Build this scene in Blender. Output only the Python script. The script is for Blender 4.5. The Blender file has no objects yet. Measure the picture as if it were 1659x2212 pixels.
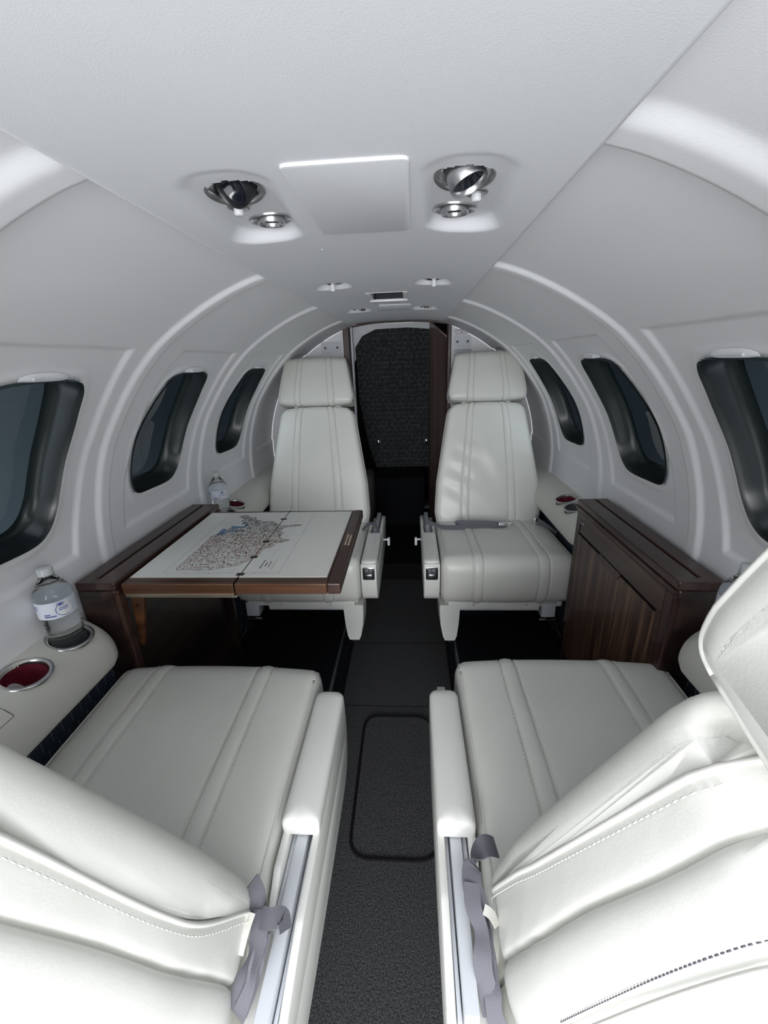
import bpy, bmesh, math, random
import numpy as np
from mathutils import Vector, Matrix
random.seed(7)
rng = np.random.RandomState(7)
SC = bpy.context.scene
COL = SC.collection
R = math.radians

# ------------------------------------------------------------------ camera
cam_d = bpy.data.cameras.new('camera'); cam = bpy.data.objects.new('camera', cam_d); COL.objects.link(cam)
yaw, pit, rol = R(-3.98567404), R(19.98279407), R(-2.06896259)
cy, sy, cp, sp, cr, sr = math.cos(yaw), math.sin(yaw), math.cos(pit), math.sin(pit), math.cos(rol), math.sin(rol)
fw = Vector((sy*cp, cy*cp, -sp)); rt = Vector((cy, -sy, 0)); up = rt.cross(fw)
rt2 = cr*rt + sr*up; up2 = -sr*rt + cr*up
m = Matrix((rt2, up2, -fw)).transposed().to_4x4(); m.translation = Vector((.0597, 0, 1.0662))
cam.matrix_world = m
cam_d.sensor_fit = 'HORIZONTAL'; cam_d.sensor_width = 36.0; cam_d.lens = 36.0*901.49/1659.0
cam_d.clip_start = 0.01
SC.camera = cam

# ------------------------------------------------------------------ world, lights, exposure
w = bpy.data.worlds.new('world'); SC.world = w; w.use_nodes = True
wn = w.node_tree; bg = wn.nodes['Background']
tc = wn.nodes.new('ShaderNodeTexCoord'); sep = wn.nodes.new('ShaderNodeSeparateXYZ'); rmp = wn.nodes.new('ShaderNodeValToRGB')
wn.links.new(tc.outputs['Generated'], sep.inputs[0])
mr = wn.nodes.new('ShaderNodeMapRange'); mr.inputs['From Min'].default_value = -1; mr.inputs['From Max'].default_value = 1
wn.links.new(sep.outputs['Y'], mr.inputs['Value']); wn.links.new(mr.outputs[0], rmp.inputs[0])
el = rmp.color_ramp.elements; el.new(.3); el.new(.4); el.new(.8)
for k_, (p_, c_) in enumerate(((0, (1, 1.02, 1.06)), (.28, (.8, .82, .86)), (.42, (.034, .042, .048)), (.80, (.024, .031, .036)), (.93, (.005, .0065, .008)))):
    el[k_].position = p_; el[k_].color = (*c_, 1)      # bright hangar daylight ahead of the nose, dim hangar beside the cabin
wn.links.new(rmp.outputs[0], bg.inputs[0]); bg.inputs[1].default_value = 1.9

def light(name, typ, loc, energy, rot=None, size=.1, size_y=None, color=(1, 1, 1)):
    d = bpy.data.lights.new(name, typ); d.energy = energy; d.color = color
    if typ == 'AREA':
        d.size = size
        if size_y: d.shape = 'RECTANGLE'; d.size_y = size_y
    else: d.shadow_soft_size = size
    o = bpy.data.objects.new(name, d); COL.objects.link(o); o.location = loc
    if rot: o.rotation_euler = rot
    return o
# daylight arriving through the cockpit windscreen and the entry door, and the phone's flash
light('cockpit_daylight', 'AREA', (0.0, -3.0, 1.25), 52, (R(86), 0, 0), 1.8, 1.5, (.97, .985, 1.0))
light('phone_flash', 'POINT', (.03, -.02, 1.02), .30, None, .02, color=(1, .99, .97))

SC.view_settings.view_transform = 'Standard'; SC.view_settings.look = 'None'
SC.view_settings.gamma = 1; SC.view_settings.use_curve_mapping = False
SC.view_settings.exposure = .98

# ------------------------------------------------------------------ materials
def nt(name):
    mt = bpy.data.materials.new(name); mt.use_nodes = True
    return mt, mt.node_tree, mt.node_tree.nodes['Principled BSDF']
def setc(b, c, rough=.5, metal=0, spec=.5, coat=0):
    b.inputs['Base Color'].default_value = (*c, 1); b.inputs['Roughness'].default_value = rough
    b.inputs['Metallic'].default_value = metal; b.inputs['Specular IOR Level'].default_value = spec
    b.inputs['Coat Weight'].default_value = coat; b.inputs['Coat Roughness'].default_value = .06
def noise(t, scale, detail=3, rough=.5, coord='Object'):
    tc = t.nodes.new('ShaderNodeTexCoord'); n = t.nodes.new('ShaderNodeTexNoise')
    n.inputs['Scale'].default_value = scale; n.inputs['Detail'].default_value = detail; n.inputs['Roughness'].default_value = rough
    t.links.new(tc.outputs[coord], n.inputs['Vector']); return n
def bump(t, b, srcs):
    prev = None
    for out, dist, st in srcs:
        bp = t.nodes.new('ShaderNodeBump'); bp.inputs['Distance'].default_value = dist; bp.inputs['Strength'].default_value = st
        t.links.new(out, bp.inputs['Height'])
        if prev: t.links.new(prev.outputs[0], bp.inputs['Normal'])
        prev = bp
    t.links.new(prev.outputs[0], b.inputs['Normal'])
def ramp(t, src, stops):
    r = t.nodes.new('ShaderNodeValToRGB'); e = r.color_ramp.elements
    while len(e) < len(stops): e.new(.5)
    for k, (p, c) in enumerate(stops): e[k].position = p; e[k].color = (*c, 1)
    t.links.new(src, r.inputs[0]); return r
def simple(name, c, rough=.5, metal=0, spec=.5, coat=0, bs=None):
    mt, t, b = nt(name); setc(b, c, rough, metal, spec, coat)
    if bs: n = noise(t, bs[0]); bump(t, b, [(n.outputs['Fac'], bs[1], bs[2])])
    return mt
def leather(name, c, c2):
    mt, t, b = nt(name); setc(b, c, .36, 0, .5)
    n1 = noise(t, 6, 2); n2 = noise(t, 420, 4, .6); n3 = noise(t, 38, 3, .55)
    r = ramp(t, n1.outputs['Fac'], [(.3, c), (.75, c2)]); t.links.new(r.outputs[0], b.inputs['Base Color'])
    bump(t, b, [(n2.outputs['Fac'], .0005, .22), (n3.outputs['Fac'], .002, .20)])
    return mt
M = {}
M['wall'] = simple('wall_plastic', (.86, .865, .88), .5, 0, .4, 0, (600, .0004, .25))
M['ceil'] = simple('headliner', (.78, .79, .815), .6, 0, .3, 0, (700, .0004, .3))
M['leather'] = leather('ivory_leather', (.70, .70, .66), (.65, .65, .605))
M['leather_pad'] = leather('ivory_leather_pad', (.74, .745, .71), (.70, .70, .665))
M['vinyl'] = simple('ivory_vinyl', (.66, .655, .60), .5, 0, .4, 0, (500, .0005, .3))
M['thread'] = simple('white_thread', (.85, .85, .82), .7)
M['darkthread'] = simple('grey_thread', (.10, .10, .12), .8)
M['greymetal'] = simple('painted_rail', (.56, .58, .62), .4, .1)
M['whiteplastic'] = simple('white_plastic', (.78, .79, .80), .3)
M['steel'] = simple('brushed_steel', (.55, .55, .56), .28, 1)
M['chrome'] = simple('chrome', (.75, .76, .78), .12, 1)
M['blackplastic'] = simple('black_plastic', (.015, .016, .018), .35)
M['greyplastic'] = simple('grey_plastic', (.17, .18, .19), .35, .4)
M['lens'] = simple('black_lens', (.008, .010, .016), .12, 0, .6)
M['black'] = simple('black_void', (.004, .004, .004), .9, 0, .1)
M['seal'] = simple('window_trim', (.008, .012, .012), .26, 0, .45, 0)
M['map'] = simple('map_laminate', (.72, .72, .68), .35, 0, .4)
M['ink'] = simple('map_ink', (.09, .10, .12), .6)
M['ink2'] = simple('map_ink_light', (.20, .22, .24), .6)
M['inkred'] = simple('map_brown', (.42, .20, .13), .6)
M['inkblue'] = simple('map_blue', (.18, .36, .55), .6)
M['goldtext'] = simple('gold_lettering', (.62, .48, .38), .5)
M['brass'] = simple('bronze_strip', (.42, .36, .28), .3, .8)
M['labelwhite'] = simple('label_white', (.70, .74, .82), .4)
M['labelblue'] = simple('label_blue', (.03, .05, .35), .4)
M['red'] = simple('red_liner', (.16, .015, .03), .4, 0, .5)
M['paper'] = simple('placard', (.68, .70, .74), .5)
M['redink'] = simple('red_ink', (.30, .08, .07), .6)
def carpet(name, c1, c2, sc=330):
    mt, t, b = nt(name); setc(b, c1, .95, 0, .1)
    n = noise(t, sc, 4, .75); n2 = noise(t, sc*.35, 3)
    r = ramp(t, n.outputs['Fac'], [(.42, c1), (.66, c2)]); t.links.new(r.outputs[0], b.inputs['Base Color'])
    bump(t, b, [(n.outputs['Fac'], .006, .9), (n2.outputs['Fac'], .004, .5)]); return mt
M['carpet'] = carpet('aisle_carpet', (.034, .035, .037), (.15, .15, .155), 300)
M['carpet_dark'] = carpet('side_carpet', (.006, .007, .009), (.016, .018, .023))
M['binding'] = simple('carpet_binding', (.008, .008, .009), .9, 0, .1)
def wood(name, c1, c2, c3, axis, sc=9, rough=.34, coat=.18):
    mt, t, b = nt(name); setc(b, c1, rough, 0, .5, coat)
    tc = t.nodes.new('ShaderNodeTexCoord'); mp = t.nodes.new('ShaderNodeMapping'); t.links.new(tc.outputs['Object'], mp.inputs[0])
    s = [sc*3.2]*3; s['xyz'.index(axis)] = sc*.16; mp.inputs['Scale'].default_value = s
    n = t.nodes.new('ShaderNodeTexNoise'); n.inputs['Scale'].default_value = 1; n.inputs['Detail'].default_value = 6; n.inputs['Distortion'].default_value = .6
    t.links.new(mp.outputs[0], n.inputs[0])
    r = ramp(t, n.outputs['Fac'], [(.34, c1), (.5, c2), (.66, c3)]); t.links.new(r.outputs[0], b.inputs['Base Color'])
    return mt
M['walnut'] = wood('walnut_panel', (.034, .017, .012), (.085, .043, .029), (.19, .105, .066), 'z', 15)
M['walnut_y'] = wood('walnut_trim', (.022, .010, .008), (.040, .018, .013), (.065, .030, .020), 'y', 10)
M['walnut_f'] = wood('walnut_frame', (.035, .018, .013), (.060, .031, .021), (.095, .050, .033), 'y', 10)
M['edge'] = wood('table_edge_wood', (.028, .010, .007), (.048, .018, .011), (.075, .030, .017), 'y', 10)
M['leaf'] = wood('door_leaf_wood', (.16, .095, .085), (.25, .16, .145), (.34, .23, .21), 'z', 5, .35, .2)
M['walnut_x'] = wood('walnut_edge', (.040, .016, .008), (.085, .034, .014), (.14, .056, .022), 'x', 12)
M['walnut_d'] = wood('walnut_dark', (.014, .008, .007), (.022, .012, .010), (.035, .018, .014), 'y', 9)
M['mahog'] = wood('door_frame_wood', (.020, .007, .007), (.040, .014, .012), (.075, .028, .022), 'z', 12)
def fabric(name, base, hi, sx, sz, plane):   # woven dark cloth with short paler stitches
    mt, t, b = nt(name); setc(b, base, .9, 0, .15)
    tc = t.nodes.new('ShaderNodeTexCoord'); sp_ = t.nodes.new('ShaderNodeSeparateXYZ'); cb = t.nodes.new('ShaderNodeCombineXYZ')
    t.links.new(tc.outputs['Object'], sp_.inputs[0])
    a, c = plane
    t.links.new(sp_.outputs[a], cb.inputs['X']); t.links.new(sp_.outputs[c], cb.inputs['Y'])
    br = t.nodes.new('ShaderNodeTexBrick'); br.inputs['Scale'].default_value = 1; br.offset = .5
    br.inputs['Brick Width'].default_value = sx; br.inputs['Row Height'].default_value = sz; br.inputs['Mortar Size'].default_value = min(sx, sz)*.045
    br.inputs['Color1'].default_value = (*base, 1); br.inputs['Color2'].default_value = (*[v*1.5 for v in base], 1); br.inputs['Mortar'].default_value = (*hi, 1)
    t.links.new(cb.outputs[0], br.inputs['Vector'])
    n = noise(t, 55, 2); mx = t.nodes.new('ShaderNodeMix'); mx.data_type = 'RGBA'
    r = ramp(t, n.outputs['Fac'], [(.42, (0, 0, 0)), (.56, (1, 1, 1))]); t.links.new(r.outputs[0], mx.inputs['Factor'])
    mx.inputs['A'].default_value = (*base, 1); t.links.new(br.outputs[0], mx.inputs['B']); t.links.new(mx.outputs['Result'], b.inputs['Base Color'])
    n2 = noise(t, 500, 2); bump(t, b, [(n2.outputs['Fac'], .001, .5)]); return mt
def dashcloth():
    mt, t, b = nt('navy_side_cloth'); setc(b, (.02, .03, .045), .9, 0, .15)
    tc = t.nodes.new('ShaderNodeTexCoord'); sp_ = t.nodes.new('ShaderNodeSeparateXYZ'); t.links.new(tc.outputs['Object'], sp_.inputs[0])
    def mt_(op, a_, b_=None):
        n_ = t.nodes.new('ShaderNodeMath'); n_.operation = op
        for k_, v_ in enumerate((a_, b_)):
            if v_ is None: continue
            if isinstance(v_, (int, float)): n_.inputs[k_].default_value = v_
            else: t.links.new(v_, n_.inputs[k_])
        return n_.outputs[0]
    zr = mt_('DIVIDE', sp_.outputs['Z'], .030); row = mt_('FLOOR', zr); fz = mt_('FRACT', zr)
    u = mt_('ADD', mt_('DIVIDE', sp_.outputs['Y'], .026), mt_('MULTIPLY', row, .37)); fu = mt_('FRACT', u)
    d_ = mt_('MULTIPLY', mt_('LESS_THAN', fu, .055), mt_('LESS_THAN', mt_('ABSOLUTE', mt_('SUBTRACT', fz, .5)), .40))
    mx = t.nodes.new('ShaderNodeMix'); mx.data_type = 'RGBA'; t.links.new(d_, mx.inputs['Factor'])
    n = noise(t, 300, 3); r = ramp(t, n.outputs['Fac'], [(.35, (.030, .042, .060)), (.7, (.060, .080, .105))])
    t.links.new(r.outputs[0], mx.inputs['A']); mx.inputs['B'].default_value = (.20, .24, .28, 1); t.links.new(mx.outputs['Result'], b.inputs['Base Color'])
    bump(t, b, [(n.outputs['Fac'], .001, .5)]); return mt
M['fabric'] = dashcloth()
M['doorcloth'] = fabric('door_cloth', (.030, .033, .037), (.12, .13, .115), .040, .030, ('X', 'Z'))
M['belt'] = simple('grey_webbing', (.20, .20, .235), .6, 0, .3)
def _weave():
    mt, t, b = nt('grey_webbing_weave'); setc(b, (.20, .20, .235), .55, 0, .4)
    tc = t.nodes.new('ShaderNodeTexCoord'); wv = t.nodes.new('ShaderNodeTexWave'); wv.inputs['Scale'].default_value = 420; wv.bands_direction = 'DIAGONAL'
    t.links.new(tc.outputs['Object'], wv.inputs[0]); r = ramp(t, wv.outputs['Fac'], [(0, (.11, .11, .13)), (1, (.20, .20, .23))])
    t.links.new(r.outputs[0], b.inputs['Base Color']); bump(t, b, [(wv.outputs['Fac'], .0008, .5)]); return mt
M['belt'] = _weave()
def glassy(name, col, trans, rough=.03, ior=1.45):
    mt, t, b = nt(name); setc(b, col, rough, 0, .5); b.inputs['IOR'].default_value = ior
    b.inputs['Transmission Weight'].default_value = trans; return mt
M['pet'] = glassy('clear_bottle_plastic', (.97, .98, .98), 1, .02, 1.25)
M['cap'] = glassy('clear_cap', (.88, .91, .91), .6, .25, 1.3)
def _pane():
    mt, t, b = nt('tinted_pane'); out = t.nodes['Material Output']
    tr = t.nodes.new('ShaderNodeBsdfTransparent'); tr.inputs[0].default_value = (.55, .62, .66, 1)
    gl = t.nodes.new('ShaderNodeBsdfGlossy'); gl.inputs['Roughness'].default_value = .03
    lw = t.nodes.new('ShaderNodeLayerWeight'); lw.inputs[0].default_value = .5
    pw = t.nodes.new('ShaderNodeMath'); pw.operation = 'POWER'; t.links.new(lw.outputs['Facing'], pw.inputs[0]); pw.inputs[1].default_value = 4
    ma = t.nodes.new('ShaderNodeMath'); ma.operation = 'MULTIPLY_ADD'; t.links.new(pw.outputs[0], ma.inputs[0]); ma.inputs[1].default_value = .5; ma.inputs[2].default_value = .05
    mx = t.nodes.new('ShaderNodeMixShader'); t.links.new(ma.outputs[0], mx.inputs[0]); t.links.new(tr.outputs[0], mx.inputs[1]); t.links.new(gl.outputs[0], mx.inputs[2])
    t.links.new(mx.outputs[0], out.inputs[0]); return mt
M['pane'] = _pane()

# ------------------------------------------------------------------ object helpers
OFF = {}
def reg(o, parent):
    if parent is not None:
        o.parent = parent
def tagit(o, label=None, cat=None, group=None, kind=None):
    if label: o['label'] = label
    if cat: o['category'] = cat
    if group: o['group'] = group
    if kind: o['kind'] = kind
    return o
def thing(name, label, cat, loc, group=None):
    o = bpy.data.objects.new(name, None); COL.objects.link(o); o.location = loc; o.empty_display_size = .05
    OFF[o.name] = Vector(loc); return tagit(o, label, cat, group)
def obj(name, verts, faces, mt, parent=None, smooth=True, mats=None, fmat=None, recalc=True, sharp=None):
    """one mesh object; verts in cabin coordinates"""
    me = bpy.data.meshes.new(name)
    base = OFF[parent.name] if parent is not None else None
    V = np.asarray([tuple(v) for v in verts], float).reshape(-1, 3)
    if base is None:
        base = Vector(((V[:, 0].min()+V[:, 0].max())/2, (V[:, 1].min()+V[:, 1].max())/2, V[:, 2].min()))
        locit = True
    else: locit = False
    V = V - np.array(base)
    me.from_pydata([tuple(v) for v in V], [], [tuple(f) for f in faces])
    if recalc:
        bm = bmesh.new(); bm.from_mesh(me); bmesh.ops.recalc_face_normals(bm, faces=bm.faces); bm.to_mesh(me); bm.free()
    for mm in (mats or [mt]): me.materials.append(mm)
    if fmat is not None: me.polygons.foreach_set('material_index', fmat)
    if smooth: me.polygons.foreach_set('use_smooth', [True]*len(me.polygons))
    o = bpy.data.objects.new(name, me); COL.objects.link(o)
    if locit: o.location = base
    OFF[o.name] = Vector(base)
    if parent is not None: o.parent = parent
    if smooth and sharp is not None:
        md = o.modifiers.new('ws', 'WEIGHTED_NORMAL') if False else None
        try: me.set_sharp_from_angle(angle=R(sharp))
        except Exception: pass
    return o
def join(parts):
    V, F = [], []
    for v, f in parts:
        k = len(V); V += [tuple(a) for a in v]; F += [tuple(i+k for i in g) for g in f]
    return V, F
def bx(x0, x1, y0, y1, z0, z1, bev=0, seg=2):
    bm = bmesh.new(); bmesh.ops.create_cube(bm, size=1)
    for v in bm.verts: v.co = Vector(((x0+x1)/2+v.co.x*abs(x1-x0), (y0+y1)/2+v.co.y*abs(y1-y0), (z0+z1)/2+v.co.z*abs(z1-z0)))
    if bev: bmesh.ops.bevel(bm, geom=bm.edges[:]+bm.verts[:], offset=bev, segments=seg, affect='EDGES', profile=.5)
    bm.verts.index_update(); r = ([tuple(v.co) for v in bm.verts], [tuple(v.index for v in f.verts) for f in bm.faces]); bm.free(); return r
def prism(poly, ext, axis, bev=0, seg=2):
    """poly: 2-D outline in the two other axes (order xyz), extruded ext=(a,b) along axis"""
    bm = bmesh.new(); ax = 'xyz'.index(axis); oth = [i for i in range(3) if i != ax]
    def mk(p, e):
        c = [0, 0, 0]; c[ax] = e; c[oth[0]] = p[0]; c[oth[1]] = p[1]; return bm.verts.new(c)
    A = [mk(p, ext[0]) for p in poly]; B = [mk(p, ext[1]) for p in poly]; n = len(poly)
    bm.faces.new(A); bm.faces.new(B[::-1])
    for i in range(n): bm.faces.new((A[i], B[i], B[(i+1) % n], A[(i+1) % n]))
    bmesh.ops.recalc_face_normals(bm, faces=bm.faces)
    if bev: bmesh.ops.bevel(bm, geom=bm.edges[:]+bm.verts[:], offset=bev, segments=seg, affect='EDGES', profile=.5)
    bm.verts.index_update(); r = ([tuple(v.co) for v in bm.verts], [tuple(v.index for v in f.verts) for f in bm.faces]); bm.free(); return r
def loft(rings, closed=True, cap=True):
    V, F = [], []; n = len(rings[0])
    for r in rings: V += [tuple(p) for p in r]
    m_ = n if closed else n-1
    for i in range(len(rings)-1):
        for j in range(m_):
            F.append((i*n+j, i*n+(j+1) % n, (i+1)*n+(j+1) % n, (i+1)*n+j))
    if cap and closed:
        F.append(tuple(range(n))[::-1]); F.append(tuple((len(rings)-1)*n+j for j in range(n)))
    return V, F
def tube(pts, r, n=8, cap=True):
    P = [Vector(p) for p in pts]; rings = []; prev = None
    for i, p in enumerate(P):
        t = (P[min(i+1, len(P)-1)]-P[max(i-1, 0)]).normalized()
        if prev is None: a = t.cross(Vector((0, 0, 1))); a = a if a.length > .1 else t.cross(Vector((0, 1, 0)))
        else: a = prev - t*prev.dot(t)
        a.normalize(); prev = a; b = t.cross(a)
        rr = r[i] if isinstance(r, (list, tuple)) else r
        rings.append([p+rr*(math.cos(q)*a+math.sin(q)*b) for q in [2*math.pi*k/n for k in range(n)]])
    return loft(rings, True, cap)
def lathe(prof, c=(0, 0, 0), axis=(0, 0, 1), n=40, capends=False):
    ax = Vector(axis).normalized(); a = ax.cross(Vector((0, 1, 0))); a = a if a.length > .1 else ax.cross(Vector((1, 0, 0))); a.normalize(); b = ax.cross(a); c = Vector(c)
    rings = [[c+ax*z+r*(math.cos(q)*a+math.sin(q)*b) for q in [2*math.pi*k/n for k in range(n)]] for r, z in prof]
    return loft(rings, True, capends)
def spline(P, n=8, closed=False):
    P = [np.array(p, float) for p in P]; out = []; N = len(P)
    rng_ = range(N) if closed else range(N-1)
    for i in rng_:
        if closed: p0, p1, p2, p3 = P[i-1], P[i], P[(i+1) % N], P[(i+2) % N]
        else: p0, p1, p2, p3 = P[max(i-1, 0)], P[i], P[i+1], P[min(i+2, N-1)]
        for k in range(n):
            t = k/n; out.append(.5*((2*p1)+(-p0+p2)*t+(2*p0-5*p1+4*p2-p3)*t*t+(-p0+3*p1-3*p2+p3)*t**3))
    if not closed: out.append(P[-1])
    return out
def rpoly(corners, radii, seg=6):
    out = []; n = len(corners)
    for i in range(n):
        p = np.array(corners[i], float); a = np.array(corners[i-1], float)-p; b = np.array(corners[(i+1) % n], float)-p
        la, lb = np.linalg.norm(a), np.linalg.norm(b); r = min(radii[i] if isinstance(radii, (list, tuple)) else radii, la*.49, lb*.49)
        p1, p2 = p+a/la*r, p+b/lb*r
        for k in range(seg+1):
            t = k/seg; out.append((1-t)**2*p1+2*t*(1-t)*p+t*t*p2)
    return out
def resample(poly, step):
    P = [np.array(p) for p in poly]; P.append(P[0]); out = []
    for i in range(len(P)-1):
        L = np.linalg.norm(P[i+1]-P[i]); n = max(1, int(math.ceil(L/step)))
        if L < 1e-9: continue
        for k in range(n): out.append(P[i]+(P[i+1]-P[i])*k/n)
    return out
def ribbon(pts, wdir, width, th=.0015):
    """webbing strap: pts centre line, wdir per-point width direction"""
    P = [Vector(p) for p in pts]; rings = []
    for i, p in enumerate(P):
        t = (P[min(i+1, len(P)-1)]-P[max(i-1, 0)]).normalized(); wv = Vector(wdir[i]); wv = (wv-t*wv.dot(t)).normalized(); nn = t.cross(wv)
        h = width/2 if not isinstance(width, (list, tuple)) else width[i]/2
        rings.append([p-wv*h-nn*th/2, p+wv*h-nn*th/2, p+wv*h+nn*th/2, p-wv*h+nn*th/2])
    return loft(rings, True, True)
def text_mesh(name, body, size, origin, xd, yd, mt, parent, align='CENTER', ext=.0002, space=1.0):
    cu = bpy.data.curves.new('t', 'FONT'); cu.body = body; cu.size = size; cu.extrude = ext; cu.align_x = align; cu.align_y = 'CENTER'; cu.resolution_u = 2; cu.space_character = space
    o = bpy.data.objects.new('t', cu); COL.objects.link(o); bpy.context.view_layer.update()
    me = bpy.data.meshes.new_from_object(o.evaluated_get(bpy.context.evaluated_depsgraph_get()))
    bpy.data.objects.remove(o); xd = Vector(xd).normalized(); yd = Vector(yd); yd = (yd-xd*yd.dot(xd)).normalized(); zd = xd.cross(yd)
    V = [Vector(origin)+xd*v.co.x+yd*v.co.y+zd*v.co.z for v in me.vertices]; F = [tuple(p.vertices) for p in me.polygons]
    bpy.data.meshes.remove(me)
    return obj(name, V, F, mt, parent, smooth=False)
def smooth01(t): t = np.clip(t, 0, 1); return t*t*(3-2*t)

# ------------------------------------------------------------------ cabin shell
TH = [-90, -10, 0, 6, 18, 25, 32, 40, 47, 56, 68, 75]; RR = [.71, .714, .714, .713, .709, .707, .700, .696, .693, .683, .674, .666]
ZC = .6
def wall_pt(Y, th, s, dr=0.0):
    r = np.interp(th, TH, RR)+dr
    return s*r*np.cos(np.radians(th)), Y, ZC+r*np.sin(np.radians(th))
S0 = .7*math.pi/180
WIN = [(.076, 40.2), (-.042, 40.0), (-.085, 38.4), (-.103, 35.0), (-.118, 31.0), (-.127, 26.4), (-.131, 21.5), (-.127, 17.2), (-.116, 13.7), (-.095, 11.7), (-.03, 11.2), (.06, 11.1), (.098, 12.5), (.118, 15.2), (.128, 19.0), (.134, 27.4), (.126, 34.0), (.112, 38.5)]
WC = [.66, 1.16, 1.685]
def win_outline(yc, n=6):
    return np.array([(p[0]+yc, p[1]*S0) for p in spline(WIN, n, True)])
def sdf_poly(P, X, Y):
    x0, y0 = P[:, 0], P[:, 1]; x1, y1 = np.roll(x0, -1), np.roll(y0, -1)
    best = np.full(X.shape, 1e9); cx = np.zeros_like(X); cyy = np.zeros_like(X); inside = np.zeros(X.shape, bool)
    for a, b, c, d in zip(x0, y0, x1, y1):
        ex, ey = c-a, d-b; t = np.clip(((X-a)*ex+(Y-b)*ey)/(ex*ex+ey*ey+1e-12), 0, 1); px, py = a+t*ex, b+t*ey
        dd = (X-px)**2+(Y-py)**2; m_ = dd < best; best = np.where(m_, dd, best); cx = np.where(m_, px, cx); cyy = np.where(m_, py, cyy)
        if b != d:
            cr_ = ((b > Y) != (d > Y)) & (X < (c-a)*(Y-b)/(d-b)+a); inside ^= cr_
    return np.where(inside, -1, 1)*np.sqrt(best), cx, cyy
RIBS = [(.392, .436), (.905, .943), (1.42, 1.457), (1.935, 1.97)]
PAN = []
for k in range(-1, 3):
    dy = .515*k-(.0 if k > -1 else 0)
    PAN.append(np.array([(1.003+dy, 5.2*S0), (1.345+dy, 5.2*S0), (1.360+dy, 15*S0), (1.375+dy, 28*S0), (1.372+dy, 37*S0), (1.361+dy, 46.5*S0), (1.040+dy, 46.5*S0), (1.028+dy, 42*S0), (1.022+dy, 30*S0), (1.010+dy, 18*S0)]))
def wall_mesh(name, s):
    Ys = np.arange(-.36, 2.301, .0042); Ss = np.arange(-15*S0, 71.6*S0+.001, .0052)
    Y, S = np.meshgrid(Ys, Ss, indexing='ij'); TD = S/S0
    d = np.zeros_like(Y)
    wob = .002*np.sin(TD*.06)
    for a, b in RIBS:
        wd_ = .030 if a < .5 else .015
        up_ = smooth01((Y-(a-.008-(wd_-.015)/2)+wob)/wd_); dn = smooth01(((b+.004)-Y-wob)/.008)
        fade = smooth01((TD-3)/3)
        d += .0075*np.minimum(up_, dn)*(1 if True else fade)
    for P in PAN:
        sd, _, _ = sdf_poly(P, Y, S)
        d -= .0065*smooth01((.004-sd)/.013)
    for yc in WC:
        P = win_outline(yc); sd, cx, cyy = sdf_poly(P, Y, S)
        d += .0035*np.exp(-((sd-.012)/.008)**2)
        near = np.abs(sd) < .0030
        if yc == WC[0]: hole = sd < 0
        else: hole |= sd < 0
        Y = np.where(near, cx, Y); S = np.where(near, cyy, S); TD = S/S0
        hole &= ~near
    X, _, Z = wall_pt(Y, TD, s, -d)
    n0, n1 = Y.shape; V = np.stack([X, Y, Z], -1).reshape(-1, 3)
    idx = np.arange(n0*n1).reshape(n0, n1)
    q = np.stack([idx[:-1, :-1], idx[1:, :-1], idx[1:, 1:], idx[:-1, 1:]], -1).reshape(-1, 4)
    h = hole.reshape(-1); q = q[~h[q].any(1)]
    # drop collapsed quads that lie wholly on the outline inside the opening
    if s < 0: q = q[:, ::-1]
    o = obj(name, V, q.tolist(), M['wall'], recalc=False); tagit(o, kind='structure'); return o
wl = wall_mesh('wall_left', -1); wr = wall_mesh('wall_right', 1)
tagit(wl, 'white moulded cabin side wall left of the aisle with raised ribs and window recesses')
tagit(wr, 'white moulded cabin side wall right of the aisle with raised ribs and window recesses')

# ceiling panel with shallow scooped recesses for the lights
def rrect_sdf(X, Y, cx, cyy, hx, hy, r, ang=0):
    c, s_ = math.cos(ang), math.sin(ang); u = (X-cx)*c+(Y-cyy)*s_; v = -(X-cx)*s_+(Y-cyy)*c
    qx, qy = np.abs(u)-hx+r, np.abs(v)-hy+r
    return np.minimum(np.maximum(qx, qy), 0)+np.hypot(np.maximum(qx, 0), np.maximum(qy, 0))-r
CZ = 1.235
def ceil_z(X, Y):
    Z = np.full_like(X, CZ) - .02*np.maximum(0, np.abs(X)/.215)**3*.6
    Z = Z + .035*smooth01((Y-2.05)/.4)
    for s in (-1, 1):
        d = rrect_sdf(X, Y, s*.126, .572, .047, .118, .04, s*-.08)
        Z = Z + .014*smooth01((.004-d)/.016)*np.clip((Y-.44)/.2, .15, 1.05)
        d = rrect_sdf(X, Y, s*.118+.0, 1.10, .040, .040, .03); Z = Z + .013*smooth01((.004-d)/.012)*np.clip((Y-1.03)/.06, .2, 1)
        d = rrect_sdf(X, Y, s*.117, 1.625, .042, .050, .03); Z = Z + .013*smooth01((.004-d)/.012)*np.clip((Y-1.55)/.06, .2, 1)
    return Z
Xs = np.arange(-.217, .2171, .0035); Ys = np.arange(-.36, 2.33, .0038)
Xg, Yg = np.meshgrid(Xs, Ys, indexing='ij'); Zg = ceil_z(Xg, Yg); n0, n1 = Xg.shape
V = np.stack([Xg, Yg, Zg], -1).reshape(-1, 3).tolist(); idx = np.arange(n0*n1).reshape(n0, n1)
q = np.stack([idx[:-1, :-1], idx[:-1, 1:], idx[1:, 1:], idx[1:, :-1]], -1).reshape(-1, 4)
FIT = [(s_*a_, b_, r_) for s_ in (-1, 1) for a_, b_, r_ in ((.118, .512, .0300), (.120, .640, .0285), (.119, 1.105, .027))]
xc_ = Xg.reshape(-1)[q].mean(1); yc_ = Yg.reshape(-1)[q].mean(1); keep = np.ones(len(q), bool)
for a_, b_, r_ in FIT: keep &= np.hypot(xc_-a_, yc_-b_) > r_*.89
keep &= ~((np.abs(xc_-.0) < .050) & (yc_ > 1.245) & (yc_ < 1.388))
F = q[keep].tolist()
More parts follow.
